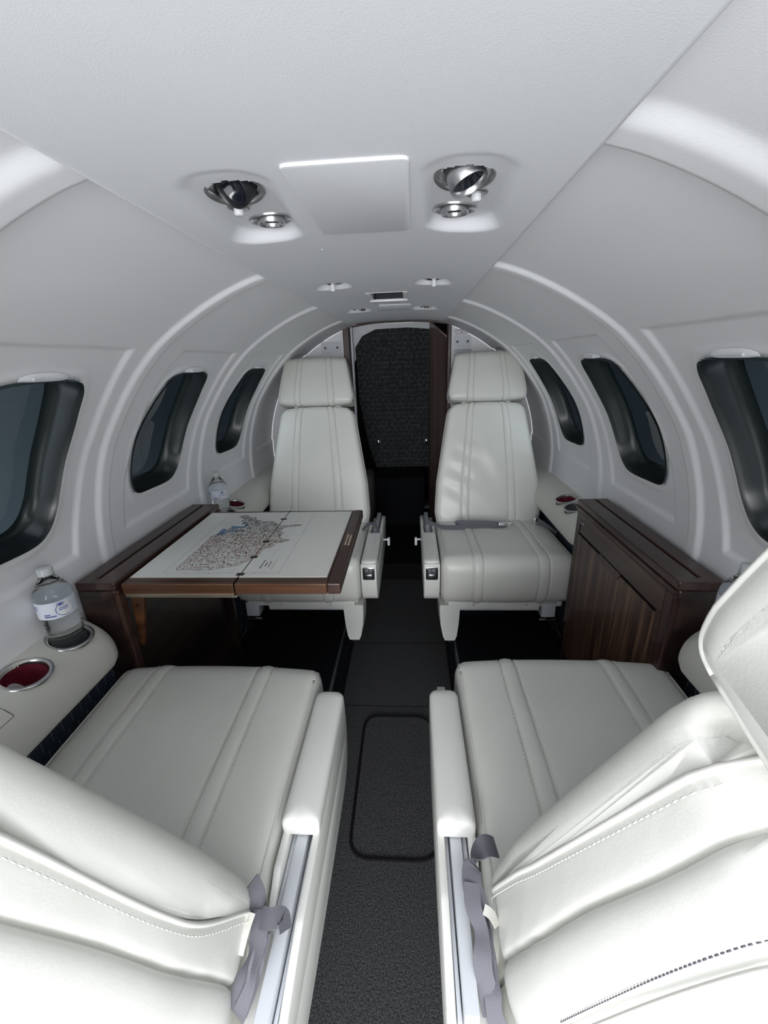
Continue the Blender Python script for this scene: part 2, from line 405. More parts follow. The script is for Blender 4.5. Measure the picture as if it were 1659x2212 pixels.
for e, s in ((0, -1), (n0-1, 1)):       # rolled edges of the panel
    k = len(V); V += [(Xg[e, j]+s*.0015, Yg[e, j], Zg[e, j]+.006) for j in range(n1)]
    F += [(int(idx[e, j]), int(idx[e, j+1]), k+j+1, k+j) for j in range(n1-1)]
    k2 = len(V); V += [(Xg[e, j]-s*.02, Yg[e, j], Zg[e, j]+.03) for j in range(n1)]
    F += [(k+j, k+j+1, k2+j+1, k2+j) for j in range(n1-1)]
ceil = obj('ceiling', V, F, M['ceil'], recalc=False); tagit(ceil, 'pale grey flat headliner panel running the length of the cabin', kind='structure')
tr = obj('trim_1', *join([bx(-.26, .26, -.36, 2.33, 1.29, 1.30)]), M['black'], smooth=False); tagit(tr, 'dark backing above the headliner panel', kind='structure')

# floor: dropped aisle and raised sides
fp = [(-.70, 0), (-.205, 0), (-.20, -.004), (-.20, -.1), (.20, -.1), (.20, -.004), (.205, 0), (.70, 0)]
V, F, fm = [], [], []
for y in (-.62, 2.09): V += [(x, y, z) for x, z in fp]
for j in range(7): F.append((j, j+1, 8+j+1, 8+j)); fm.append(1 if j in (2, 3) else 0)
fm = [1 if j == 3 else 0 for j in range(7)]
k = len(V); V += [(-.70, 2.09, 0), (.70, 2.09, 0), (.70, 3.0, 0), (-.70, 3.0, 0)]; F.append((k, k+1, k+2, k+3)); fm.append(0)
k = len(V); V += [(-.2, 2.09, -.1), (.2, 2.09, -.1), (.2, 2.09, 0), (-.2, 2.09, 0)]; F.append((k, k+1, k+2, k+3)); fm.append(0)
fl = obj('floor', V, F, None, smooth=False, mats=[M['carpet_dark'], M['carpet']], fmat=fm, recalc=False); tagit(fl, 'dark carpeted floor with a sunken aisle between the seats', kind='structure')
# bound carpet hatch, seams
hp = resample(rpoly([(-.108, .675), (.118, .675), (.118, 1.118), (-.108, 1.118)], .055, 6), .02)
o = obj('carpet_hatch', *join([tube([(p[0], p[1], -.0975) for p in hp]+[(hp[0][0], hp[0][1], -.0975)], .0042, 6), prism([tuple(p) for p in hp], (-.0995, -.0975), 'z')]), None, smooth=True,
        mats=[M['binding'], M['carpet']], sharp=40)
nb = (len(hp))*6+2
o.data.polygons.foreach_set('material_index', [0 if i < nb else 1 for i in range(len(o.data.polygons))])
tagit(o, 'rounded rectangular carpeted floor hatch with black bound edge in the aisle', 'floor hatch')
for k, y in enumerate((1.165, 1.52)):
    o = obj('trim_%d' % (2+k), *bx(-.195, .195, y-.001, y+.001, -.1, -.0993), M['binding'], smooth=False)
    tagit(o, 'seam across the aisle carpet ' + ('beside the hatch' if not k else 'between the aft seats'), kind='structure')
o = obj('trim_4', *bx(-.2, .2, 2.082, 2.094, -.1, .002, .003), M['binding'], smooth=False); tagit(o, 'black step edge at the end of the aisle', kind='structure')
for s, nm in ((-1, 'left'), (1, 'right')):      # seat tracks
    for x in (.226, .650):
        rail = obj('seat_track', *join([bx(s*x-.008, s*x+.008, .25, 2.0, .0, .0035), bx(s*x-.0022, s*x+.0022, .25, 2.0, .0035, .0048)]), None, smooth=False, mats=[M['blackplastic'], M['greyplastic']])
        rail.data.polygons.foreach_set('material_index', [0]*6+[1]*6)
        tagit(rail, 'thin dark metal floor track under the %s seats, %s' % (nm, 'next to the side cabinet' if x > .5 else 'at the aisle edge'), 'seat track', 'seat tracks in the floor')
# cloth-covered lower side panels
for s, nm in ((-1, 'left'), (1, 'right')):
    o = obj('wall_lower_'+nm, *join([bx(s*.668, s*.70, -.62, 2.3, 0, .432)]), M['fabric'], smooth=False)
    tagit(o, 'dark blue woven cloth lower side panel below the %s arm ledge' % nm, kind='structure')

# ------------------------------------------------------------------ windows
def window(n, s, yc, label):
    P = win_outline(yc, 6); c = P.mean(0)
    rings = []
    for dr, sc_, sh in ((-.0015, 1.006, 0), (.002, .995, 0), (.010, .975, 0), (.030, .945, 0), (.050, .90, 0), (.053, .86, 0)):
        q = c+(P-c)*sc_; rings.append([wall_pt(a, b/S0, s, dr) for a, b in q])
    V, F = loft(rings, True, False)
    o = obj('window_%d' % n, V, F, M['seal'], recalc=False); tagit(o, label, kind='structure')
    # outer and inner panes
    q = c+(P-c)*.90; r0 = [wall_pt(a, b/S0, s, .047) for a, b in q]
    rr_ = [[tuple(wall_pt(a, b/S0, s, .047)) for a, b in (c+(P-c)*k)] for k in (.90, .6, .3, .02)]
    V, F = loft(rr_, True, False); obj('pane', V, F, M['pane'], o)
    # slim drawn-up shade edge and grab lip
    hv = []
    a0, a1 = yc-.035, yc+.060
    prof = [(0, 0), (.004, .0008), (.0065, .004), (.006, .010), (.0025, .014), (0, .0155)]
    rg = []
    for t in np.linspace(0, 1, 11):
        y = a0+(a1-a0)*t; e = 1-abs(2*t-1)**4; ring = []
        for dr, ds in prof: ring.append(wall_pt(y, 40.6+ds/S0*(.45+.55*e)/1, s, .002-dr*(.25+.75*e)))
        rg.append(ring)
    V, F = loft(rg, True, True); obj('shade_handle', V, F, M['wall'], o, sharp=50)
    rg = []
    for t in np.linspace(.18, .82, 9):
        y = a0+(a1-a0)*t; ring = []
        for dr, ds in [(0, 0), (.0030, .0008), (.0030, .0050), (0, .0058)]: ring.append(wall_pt(y, 41.1+ds/S0, s, -.0030-dr))
        rg.append(ring)
    V, F = loft(rg, True, True); obj('handle_lip', V, F, M['whiteplastic'], o, sharp=50)
    return o
pl = ['nearest the camera, dark trim and tinted pane', 'midway along the wall above the side cabinet', 'farthest aft beside the rear seat']
n = 1
for s, nm in ((-1, 'left'), (1, 'right')):
    for k, yc in enumerate(WC):
        window(n, s, yc, 'rounded dark cabin window on the %s wall, %s' % (nm, pl[k])); n += 1

# ------------------------------------------------------------------ aft bulkhead and door
YB = 2.30
def bulk(s):
    xo = .252 if s < 0 else .262
    pts = []
    for th in np.linspace(-5, 68, 24):
        x, _, z = wall_pt(0, th, 1, .015); pts.append((s*x, z))
    pts = [(s*.70, 0), (s*.705, .5)]+pts; V = []
    for x, z in pts: V += [(s*xo, YB, z), (x, YB, z), (x, YB+.02, z), (s*xo, YB+.02, z)]
    F = [(4*k+c, 4*k+(c+1) % 4, 4*k+4+(c+1) % 4, 4*k+4+c) for k in range(len(pts)-1) for c in range(4)]
    return V, F
for s, nm in ((-1, 'left'), (1, 'right')):
    o = obj('wall_aft_'+nm, *bulk(s), M['wall'], smooth=False); tagit(o, 'white aft bulkhead panel behind the %s rear seat' % nm, kind='structure')
# door posts and header
def post(name, x0, x1, y0, y1, z1, mt, label):
    o = obj(name, *bx(x0, x1, y0, y1, 0, z1, .004), mt, smooth=False); return tagit(o, label, kind='structure')
post('trim_5', -.275, -.243, YB-.03, YB+.03, 1.262, M['mahog'], 'dark red wooden post at the left of the aft doorway')
post('trim_6', -.241, -.229, YB-.005, YB+.03, 1.25, M['greymetal'], 'thin pale metal strip inside the left doorway post')
post('trim_7', .252, .270, YB-.03, YB+.03, 1.262, M['mahog'], 'dark red wooden post at the right of the aft doorway')
hd = [(x, 1.258-.35*x*x*1.0) for x in np.linspace(-.25, .255, 15)]
o = obj('trim_8', *prism([tuple(p) for p in hd]+[(x, z-.011) for x, z in hd[::-1]], (YB-.02, YB+.02), 'y'), M['mahog'], smooth=False)
tagit(o, 'thin curved wooden header over the aft doorway', kind='structure')
# lavatory compartment beyond
YW = 3.0
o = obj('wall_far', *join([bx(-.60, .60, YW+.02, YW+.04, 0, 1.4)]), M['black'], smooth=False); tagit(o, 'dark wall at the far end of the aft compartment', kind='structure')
o = obj('trim_10', *prism([(-.33, 1.02), (-.34, 1.30), (.22, 1.30), (.22, 1.235), (.05, 1.250), (-.14, 1.246), (-.24, 1.20), (-.285, 1.12)], (YW+.001, YW+.018), 'y'), M['ceil'], smooth=False)
tagit(o, 'grey cove above the patterned aft door', kind='structure')
o = obj('aft_cushion', *bx(-.46, -.170, 2.40, 2.60, .10, .425, .04, 4), simple('taupe_cloth', (.075, .070, .062), .9), sharp=60); tagit(o, 'dark taupe cushion glimpsed in the aft compartment behind the left rear seat', 'cushion')
o = obj('stowage_pouch', *join([bx(.25, .46, 1.56, 1.72, .0, .085, .025, 4), bx(.340, .362, 1.552, 1.60, .004, .090, .003)]), M['lens'], sharp=50); tagit(o, 'black pouch with a strap on the floor under the right rear seat', 'pouch')
o = obj('ceiling_aft', *bx(-.6, .6, YB+.03, YW+.03, 1.295, 1.31), M['ceil'], smooth=False); tagit(o, 'grey ceiling of the aft compartment', kind='structure')
for s, nm in ((-1, 'left'), (1, 'right')):
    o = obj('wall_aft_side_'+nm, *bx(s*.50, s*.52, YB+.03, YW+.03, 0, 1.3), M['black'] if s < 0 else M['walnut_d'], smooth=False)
    tagit(o, 'dark %s side wall of the aft compartment' % nm, kind='structure')
pd = [(-.19, .33), (.207, .33), (.207, 1.246), (.05, 1.262), (-.16, 1.258), (-.25, 1.22), (-.30, 1.15), (-.29, .80), (-.24, .5)]
d = obj('door_1', *prism(pd, (YW-.03, YW), 'y', .004), M['doorcloth'], smooth=False); tagit(d, 'dark patterned cloth aft door panel with two small latches', kind='structure')
for x in (-.168, .172):
    k = thing('_', '', '', (0, 0, 0)) if False else None
    o = obj('latch', *join([lathe([(0, 0), (.019, 0), (.019, -.004), (.012, -.006), (0, -.006)], (x, YW-.03, .515 if x > 0 else .512), (0, 1, 0), 24), bx(x-.006, x+.006, YW-.052, YW-.034, .495, .535, .004)]), None, d, mats=[M['blackplastic'], M['chrome']], sharp=40)
    npol = len(o.data.polygons); o.data.polygons.foreach_set('material_index', [0 if i < 96+0 else 1 for i in range(npol)])
o = obj('bench_box', *bx(-.45, .15, 2.65, YW-.032, 0.0, .335, .01), M['carpet_dark'], smooth=False); tagit(o, 'black carpeted box seat below the patterned aft door', 'bench')
o = obj('trim_9', *bx(-.10, .09, YW-.20, YW-.19, 1.272, 1.281), M['whiteplastic'], smooth=False); tagit(o, 'slim white light strip above the aft door', kind='structure')
# folded walnut door leaf
a, b = Vector((.200, YW-.12, 0)), Vector((.268, YB+.035, 0))
def leaf(z0, z1a, z1b, th=.012):
    nrm = (b-a).cross(Vector((0, 0, 1))).normalized()*th
    P = [(a, z0), (b, z0), (b, z1b), (a, z1a)]
    V = [(p.x, p.y, z) for p, z in P]+[(p.x+nrm.x, p.y+nrm.y, z) for p, z in P]
    return V, [(0, 1, 2, 3), (4, 7, 6, 5), (0, 4, 5, 1), (1, 5, 6, 2), (2, 6, 7, 3), (3, 7, 4, 0)]
wd = thing('folding_door', 'dark walnut door leaf folded against the right side of the aft doorway', 'door', (a.x, a.y, 0))
obj('leaf', *leaf(0, 1.285, 1.160), M['leaf'], wd, smooth=False)
obj('edge_post', *bx(a.x-.012, a.x+.004, a.y-.02, a.y+.005, 0, 1.285, .003), M['mahog'], wd, smooth=False)
def onleaf(t, z, off=.002): p = a+(b-a)*t; nrm = (b-a).cross(Vector((0, 0, 1))).normalized(); return Vector((p.x-nrm.x*off, p.y-nrm.y*off, z))
hp_ = [onleaf(t, z) for t, z in ((.05, .70), (.48, .70), (.55, .685), (.55, .50), (.5, .48), (.06, .48))]
nrm = (b-a).cross(Vector((0, 0, 1))).normalized()
V = [tuple(p) for p in hp_]+[tuple(p-nrm*.008) for p in hp_]; k = len(hp_)
obj('latch_plate', V, [tuple(range(k)), tuple(range(k, 2*k))[::-1]]+[(i, (i+1) % k, k+(i+1) % k, k+i) for i in range(k)], M['mahog'], wd, smooth=False)
p = onleaf(.3, .50, .012); obj('knob', *lathe([(0, 0), (.004, 0), (.004, .004), (0, .005)], p, -nrm, 12), M['chrome'], wd)
text_mesh('lettering', 'NO SMOKING', .020, onleaf(.42, 1.03, .003), (b-a), (0, 0, 1), M['goldtext'], wd, space=1.0)
# placards on the bulkheads
def placard(x0, x1, z0, z1, label, cat, lines, frame=False, holes=False):
    y = YB-.001
    t = thing('placard', label, cat, ((x0+x1)/2, y, z0))
    pr = rpoly([(x0, z0), (x1, z0), (x1, z1), (x0, z1)], .006, 3)
    obj('plate', *prism([tuple(p) for p in pr], (y-.0025, y), 'y'), M['paper'], t, smooth=False)
    if frame:
        pr2 = [(p[0], y-.003, p[1]) for p in pr]; obj('border', *tube(pr2+[pr2[0]], .0007, 4), frame, t)
    if holes:
        for hx in (x0+(x1-x0)*.2, x0+(x1-x0)*.8):
            obj('screw', *join([lathe([(0, 0), (.0065, 0), (.0055, .003), (.003, .003), (.003, .001), (0, .001)], (hx, y-.0025, (z0+z1)/2), (0, -1, 0), 16)]), M['greyplastic'], t)
    for (tx, sz, zz, mt) in lines: text_mesh('lettering', tx, sz, ((x0+x1)/2, y-.0032, zz), (1, 0, 0), (0, 0, 1), mt, t)
    return t
placard(.286, .372, 1.110, 1.172, 'pale plate with two screws on the right bulkhead above the headrest', 'plate', [], holes=True)
placard(-.395, -.290, 1.105, 1.165, 'pale plate with two screws on the left bulkhead beside the door post', 'plate', [], holes=True)
placard(.292, .356, 1.178, 1.199, 'small red bordered fire extinguisher placard near the top of the right bulkhead', 'placard', [('Fire Extinguisher', .0078, 1.1935, M['redink']), ('\u25BC', .008, 1.184, M['ink'])], frame=M['redink'])
placard(.286, .376, 1.074, 1.104, 'black bordered three line placard just above the right headrest', 'placard', [('CLOSE ALL CABINET DOORS', .0062, 1.0985, M['ink']), ('& DRAWERS DURING T.O.', .0062, 1.090, M['ink']), ('TAXI AND LANDING', .0062, 1.081, M['ink'])], frame=M['ink'])
placard(-.385, -.292, 1.060, 1.092, 'plain text placard partly behind the left headrest', 'placard', [('CLOSE ALL CABINET DOORS', .0062, 1.0865, M['ink']), ('& DRAWERS DURING T.O.', .0062, 1.077, M['ink'])])

# ------------------------------------------------------------------ ceiling fittings
def cz(x, y): return float(ceil_z(np.array([[float(x)]]), np.array([[float(y)]]))[0, 0])
def reading_light(x, y, r, tilt, label, drop=.012, dark=False):
    z = cz(x, y); t = thing('reading_light', label, 'reading light', (x, y, z-.004), 'ceiling reading lights and air outlets')
    pl = Vector((-(cz(x+.01, y)-cz(x-.01, y))/.02, -(cz(x, y+.01)-cz(x, y-.01))/.02+(.16 if r > .03 else 0), 1))
    obj('bezel', *lathe([(r*.84, .004), (r*.88, -.0015), (r*.98, -.0025), (r*1.02, -.001), (r*1.02, .004)], (x, y, z-.0008), pl, 44), M['steel'], t)
    obj('bowl', *lathe([(r*.87, .001), (r*.84, .008), (r*.74, .017), (r*.5, .022), (0, .023)], (x, y, z), pl, 44), M['steel'], t)
    ax = Vector(tilt).normalized(); c = Vector((x, y, z+.003)); rr_ = r*.63
    e = obj('barrel', *lathe([(rr_*.9, .016), (rr_, .010), (rr_, -drop), (rr_*.95, -drop-.0015), (rr_*.86, -drop), (rr_*.82, -drop+.005), (rr_*.70, -drop+.0055), (rr_*.68, -drop+.010)], c, ax, 40), M['blackplastic'] if dark else M['steel'], t, sharp=50)
    obj('lens', *lathe([(rr_*.93 if dark else rr_*.84, -drop-.0003 if dark else -drop+.003), (rr_*.83, -drop+.004), (rr_*.70, -drop+.0045), (rr_*.66, -drop+.0095), (0, -drop+.010)], c, ax, 32), M['lens'], e)
    return t
def air_knob(x, y, label, r=.013, h=.0085):
    z = cz(x, y); t = thing('light_button', label, 'button', (x, y, z-.001), 'small push buttons between the ceiling lights')
    obj('escutcheon', *lathe([(r*1.0, .001), (r*1.0, -.0012), (r*.8, -.0022), (0, -.0024)], (x, y, z-.0012), (0, 0, 1), 28), M['steel'], t)
    obj('button', *lathe([(r*.42, -.002), (r*.42, -h), (r*.34, -h-.0015), (0, -h-.0015)], (x, y, z), (0, 0, 1), 20), M['whiteplastic'], t)
for s, nm in ((-1, 'left'), (1, 'right')):
    reading_light(s*.119 if s < 0 else .117, .512, .0305, (.40, .65, .65) if s < 0 else (-.34, .20, .92), 'large %s ceiling light swivelled sideways, nearest the camera' % nm, .013 if s > 0 else .006, dark=s < 0)
    air_knob(s*.137, .568, 'small white ceiling button in the %s nearest light cluster' % nm)
    reading_light(s*.120, .640, .0285, (0, -.04, 1), 'round steel ceiling outlet in the %s cluster beside the square hatch' % nm, .009)
    o = s
    z = cz(s*.119, 1.105); t = thing('ceiling_spotlight', 'small recessed steel spotlight on the %s of the display, with white button' % nm, 'spotlight', (s*.119, 1.105, z), 'middle pair of ceiling spotlights')
    obj('bowl', *lathe([(.0275, .003), (.0275, -.0015), (.0245, -.0020), (.0235, .003), (.019, .010), (.0165, .011), (.0165, .002), (.012, -.002), (0, -.002)], (s*.119, 1.105, z), (0, .12, 1), 32), M['chrome'], t)
    obj('button', *lathe([(.005, -.006), (.005, -.022), (.0035, -.023), (0, -.023)], (s*.119, 1.10, z), (0, 0, 1), 16), M['whiteplastic'], t)
    z = cz(s*.117, 1.62); t = thing('ceiling_light', 'tiny tilted steel spotlight at the aft end of the ceiling, %s side' % nm, 'spotlight', (s*.117, 1.62, z), 'aft pair of ceiling spotlights')
    for q, (dx, dy, rr_, tl) in enumerate(((-.012, -.02, .014, (-.3*s, .2, 1)), (.010, .018, .020, (0, -.15, 1)))):
        e = obj('spotlight_head', *lathe([(rr_, .001), (rr_, -.003), (rr_*.8, -.004), (rr_*.62, -.004), (rr_*.62, -.012), (rr_*.5, -.012), (rr_*.45, -.006), (0, -.006)], (s*.117+dx, 1.62+dy, z), tl, 28), M['chrome'] if q else M['steel'], t)
# square raised hatch
hc = rpoly([(-.057, .452), (.062, .452), (.063, .672), (-.058, .672)], .010, 5)
t = obj('ceiling_hatch', *prism([tuple(p) for p in hc], (CZ-.0028, CZ+.004), 'z', .0013, 3), M['ceil'], sharp=40); tagit(t, 'rounded square raised access panel in the middle of the ceiling', 'ceiling hatch')
hc = [(-.037, 1.50), (.067, 1.50), (.063, 1.66), (-.05, 1.66)]
t = obj('ceiling_hatch', *prism(hc, (CZ-.002, CZ+.004), 'z', .0008, 2), M['ceil'], sharp=40); tagit(t, 'thin flush access panel behind the ceiling display', 'ceiling hatch')
t = thing('cabin_display', 'small black display window in a white ceiling bezel', 'display', (0, 1.40, CZ-.002))
obj('screen', *bx(-.044, .044, 1.386, 1.390, CZ+.001, CZ+.032, .0005), M['lens'], t, smooth=False)
V, F = join([bx(-.056, -.044, 1.240, 1.392, CZ-.0012, CZ+.034, .001), bx(.044, .056, 1.240, 1.392, CZ-.0012, CZ+.034, .001), bx(-.056, .056, 1.380, 1.402, CZ-.005, CZ+.002, .0015),
    prism([(1.236, CZ-.0008), (1.236, CZ+.004), (1.392, CZ+.038), (1.392, CZ+.034)], (-.056, .056), 'x')])
obj('bezel', V, F, M['whiteplastic'], t, sharp=40)
obj('speck', *lathe([(0, 0), (.0012, 0), (.0008, -.001), (0, -.001)], (0, 0, 0), (0, 0, 1), 8), M['whiteplastic'], None) if False else None
o = obj('ceiling_screw', *lathe([(.0016, 0), (.0014, -.0012), (0, -.0014)], (-.077, .758, CZ), (0, 0, 1), 10), M['whiteplastic']); tagit(o, 'single tiny white screw head in the ceiling behind the square hatch', 'screw')

# ------------------------------------------------------------------ arm ledges with cup holders
def ledge(s, y0, y1, label, cups, tip):
    prof = [(.716, .548), (.690, .545), (.655, .536), (.630, .520), (.614, .498), (.607, .470), (.610, .445), (.625, .432), (.66, .428), (.716, .428)]
    pr = [(p[0], p[1]) for p in spline(prof, 4)]
    t = thing('arm_ledge', label, 'arm ledge', (s*.66, (y0+y1)/2, .428))
    rings = []; ys = list(np.linspace(y0, y1, 60))
    for y in ys+[]:
        dd = min(y-y0 if tip[0] else 9, y1-y if tip[1] else 9); rt_ = .055
        sh = rt_-math.sqrt(max(0, rt_**2-max(0, rt_-dd)**2)) if dd < rt_ else 0
        rings.append([(s*(x+sh*min(1, (.716-x)/.05)), y, min(z, .548) if True else z) for x, z in pr])
    V, F = loft(rings, True, True)
    body = obj('pad', V, F, M['vinyl'], t, sharp=50)
    return t, body
def cup(s, x, y, z, t, empty=True, inner='red'):
    r = .037
    e = obj('cup_holder', *lathe([(r+.007, -.002), (r+.008, .0015), (r+.004, .004), (r, .003), (r-.001, -.002), (r-.002, -.012)], (s*x, y, z), (s*-.28, 0, 1), 44), M['steel'], t)
    obj('liner', *lathe([(r-.001, -.001), (r-.003, -.004), (r-.005, -.006), (0, -.007)] if False else [(r-.001, .001), (r-.003, -.001), (r-.01, -.0015), (0, -.002)], (s*x, y, z+.0022), (s*-.28, 0, 1), 36), M[inner], e)
LEDG = []
for s, nm in ((-1, 'left'),):
    t, b_ = ledge(s, -.62, .778, 'ivory padded arm ledge on the %s wall beside the near seat' % nm, None, (False, True)); LEDG.append((s, 'near', t, b_))
    t, b_ = ledge(s, 1.335, 2.29, 'ivory padded arm ledge on the %s wall beside the rear seat' % nm, None, (True, False)); LEDG.append((s, 'far', t, b_))
CUPS = []
for s, where, t, b_ in LEDG:
    spots = [(.667, .700), (.667, .590)] if where == 'near' else [(.660, 1.478), (.660, 1.575)]
    for k, (x, y) in enumerate(spots):
        # bore the ledge for the cup
        me = bpy.data.meshes.new('c'); V, F = lathe([(.0375, -.09), (.0375, .06)], (s*x, y, .528), (s*-.22, 0, 1), 40, True)
        base = OFF[t.name]; me.from_pydata([tuple(Vector(v)-base) for v in V], [], F)
        bm = bmesh.new(); bm.from_mesh(me); bmesh.ops.recalc_face_normals(bm, faces=bm.faces); bm.to_mesh(me); bm.free()
        co = bpy.data.objects.new('cut', me); COL.objects.link(co); co.location = base
        md = b_.modifiers.new('b', 'BOOLEAN'); md.operation = 'DIFFERENCE'; md.solver = 'EXACT'; md.object = co
        bpy.context.view_layer.update()
        dg = bpy.context.evaluated_depsgraph_get(); nm_ = bpy.data.meshes.new_from_object(b_.evaluated_get(dg)); b_.modifiers.clear(); b_.data = nm_
        bpy.data.objects.remove(co)
        ax = (s*-.22, 0, 1); r = .0375
        e = obj('cup_holder', *lathe([(r+.0065, .000), (r+.007, .0025), (r+.003, .0045), (r-.0005, .003), (r-.0015, -.003), (r-.0015, -.030)], (s*x, y, .536), ax, 44), M['steel'], t)
        obj('liner', *lathe([(r-.0025, -.006), (r-.003, -.055), (r-.006, -.060), (0, -.060)], (s*x, y, .536), ax, 40), M['red'] if not k == 0 else M['greyplastic'], e)
for s0, where, t, b_ in list(LEDG):      # the right-hand ledges are the mirror image
    t2_ = thing('arm_ledge', t['label'].replace('left', 'right'), 'arm ledge', (-t.location.x, t.location.y, t.location.z))
    def mir(o_, par):
        V = [(-(v.co.x+OFF[t.name].x), v.co.y+OFF[t.name].y, v.co.z+OFF[t.name].z) for v in o_.data.vertices]
        F = [tuple(p.vertices)[::-1] for p in o_.data.polygons]
        n_ = obj(o_.name.split('.')[0], V, F, o_.data.materials[0], par, recalc=False, sharp=40)
        for c_ in o_.children: mir(c_, n_)
    for c_ in t.children: mir(c_, t2_)
# stitched placard outline on the near left ledge (ashtray lid)
o = LEDG[0][2]
def lz(x): return float(np.interp(x, [.607, .614, .630, .655, .690, .716], [.470, .498, .520, .536, .545, .548]))+.0008
for (x0, x1, y0, y1, rr_) in ((.625, .705, .36, .515, .001), (.633, .697, .37, .500, .010)):
    pr = rpoly([(x0, y0), (x1, y0), (x1, y1), (x0, y1)], rr_, 4); pr = resample(pr, .008)
    P = [(-p[0], p[1], lz(p[0])) for p in pr]; obj('stitched_outline', *tube(P+[P[0]], .0011, 4), M['darkthread'], o)

# ------------------------------------------------------------------ side cabinets
def cabinet(s, label, opened):
    y0, y1, xi, xo = .782, 1.328, .603, .697
    t = thing('side_cabinet', label, 'cabinet', (s*.65, (y0+y1)/2, 0))
    X = lambda a, b_: (min(s*a, s*b_), max(s*a, s*b_))
    # carcass ends, back, bottom rail
    V, F = join([bx(*X(xi+.004, xo), y0, y0+.03, 0, .600, .004), bx(*X(xi+.004, xo), y1-.02, y1, 0, .600, .003), bx(*X(xi+.05, xo), y0+.01, y1-.01, 0, .60), bx(*X(xi+.006, xo), y0+.02, y1-.01, 0, .045, .002)])
    obj('carcass', V, F, M['walnut_d'], t, smooth=False)
    # top with slot
    V, F = join([bx(*X(xi, .652), y0, y1, .600, .620, .003), bx(*X(.658, xo), y0, y1, .600, .620, .003), bx(*X(.650, .660), y0, y0+.022, .600, .6195, .001), bx(*X(.650, .660), y1-.012, y1, .600, .6195, .001)])
    obj('top', V, F, M['walnut_y'], t, smooth=False)
    obj('slot', *bx(*X(.650, .660), y0+.02, y1-.012, .596, .604), M['black'], t, smooth=False)
    obj('edge_moulding', *join([bx(*X(xi-.004, xi+.006), y0+.0, y1, .588, .600, .002)]), M['mahog'], t, smooth=False)
    if not opened:
        # closed table leaf forming the cabinet face: routed frame, panel, pull
        dr = obj('door', *join([bx(*X(xi+.001, xi+.018), y0+.058, y1-.036, .05, .512, .0015)]), M['walnut'], t, smooth=False)
        V, F = join([bx(*X(xi+.001, xi+.018), y0+.036, y1-.022, .520, .584, .0015), bx(*X(xi+.001, xi+.018), y0+.036, y0+.056, .05, .5195, .0015), bx(*X(xi+.001, xi+.018), y1-.034, y1-.022, .05, .5195, .0015)])
        obj('frame', V, F, M['walnut_f'], dr, smooth=False)
        obj('routed_groove', *join([bx(*X(xi+.004, xi+.020), y0+.036, y1-.022, .05, .583), bx(*X(xi+.0004, xi+.002), y1-.046, y1-.040, .524, .548)]), M['black'], dr, smooth=False)
        obj('pull', *join([prism([(1.00, .519), (1.13, .519), (1.115, .496), (1.015, .496)], X(xi-.0008, xi+.002), 'x', .0008)]), M['mahog'], dr, smooth=False)
        text_mesh('lettering', 'TABLE', .006, (s*(xi+.0002), 1.262, .556), (0, -s, 0), (0, 0, 1), M['labelwhite'], dr)
        obj('corner_post', *bx(*X(xi-.003, xi+.012), y0+.0, y0+.030, 0, .588, .003), M['mahog'], t, smooth=False)
    else:
        obj('corner_post', *bx(*X(xi-.003, xi+.012), y0+.0, y0+.022, 0, .588, .003), M['walnut_y'], t, smooth=False)
        obj('inner_panel', *bx(*X(xi+.028, xi+.05), y0+.03, y1-.02, .045, .60), M['walnut_d'], t, smooth=False)
        obj('bracket', *prism([(.600, .560), (.575, .600), (.612, .600), (.625, .42), (.613, .40)][:0] or [(s*.560, .590), (s*.596, .590), (s*.606, .44), (s*.598, .43), (s*.590, .45)], (y0+.030, y0+.040), 'y', .001), M['walnut_x'], t, smooth=False)
        obj('bracket_screw', *lathe([(0, 0), (.003, 0), (.003, .002), (0, .002)], (s*.585, y0+.030, .545), (0, -1, 0), 10), M['blackplastic'], t)
        obj('latch_screw', *lathe([(0, 0), (.003, 0), (.003, .003), (0, .003)], (s*(xi+.027), 1.20, .42), (-s, 0, 0), 10), M['chrome'], t)
    return t
cabinet(-1, 'dark walnut side cabinet on the left wall with its table pulled out', True)
cabinet(1, 'closed walnut side cabinet on the right wall with streaked grain face', False)

# ------------------------------------------------------------------ fold-out table
T = thing('folding_table', 'unfolded walnut edged table with a printed map on its cream top', 'table', (-.35, 1.03, .585))
zt = .612
x0, x1, y0, y1, xh = -.597, -.097, .792, 1.268, -.336
def slab(xa, xb, nm_, outer):
    e = .020; xe = xb-.0305 if outer else xb
    parts = [bx(xa, xe, y0, y0+e+.012, zt-.026, zt, .0025), bx(xa, xe, y1-e+.004, y1, zt-.026, zt, .0025), bx(xa+.001, xe-.001, y0+e+.012, y1-e+.004, zt-.024, zt-.004)]
    o = obj(nm_, *join(parts), M['walnut_x'], T, smooth=False)
    if outer: obj('edge_strip', *bx(xb-.030, xb, y0, y1, zt-.026, zt+.001, .0035), M['edge'], o, smooth=False)
    return o
sl1 = slab(x0, xh-.0012, 'leaf', False); sl2 = slab(xh+.0012, x1, 'leaf', True)
mp_y0, mp_y1 = y0+.030, y1-.014
for sl, xa, xb in ((sl1, x0+.003, xh-.001), (sl2, xh+.001, x1-.034)):
    obj('laminate', *bx(xa, xb, mp_y0, mp_y1, zt-.003, zt+.0008, .0003), M['map'], sl, smooth=False)
obj('inlay', *bx(x1-.034, x1-.030, y0+.006, y1-.006, zt-.003, zt+.0010), M['mahog'], sl2, smooth=False)
for y in (.835, .925, 1.02, 1.19):
    hh = obj('hinge', *bx(xh-.009, xh+.009, y-.006, y+.006, zt+.0002, zt+.0016, .0004), M['blackplastic'], T, smooth=False)
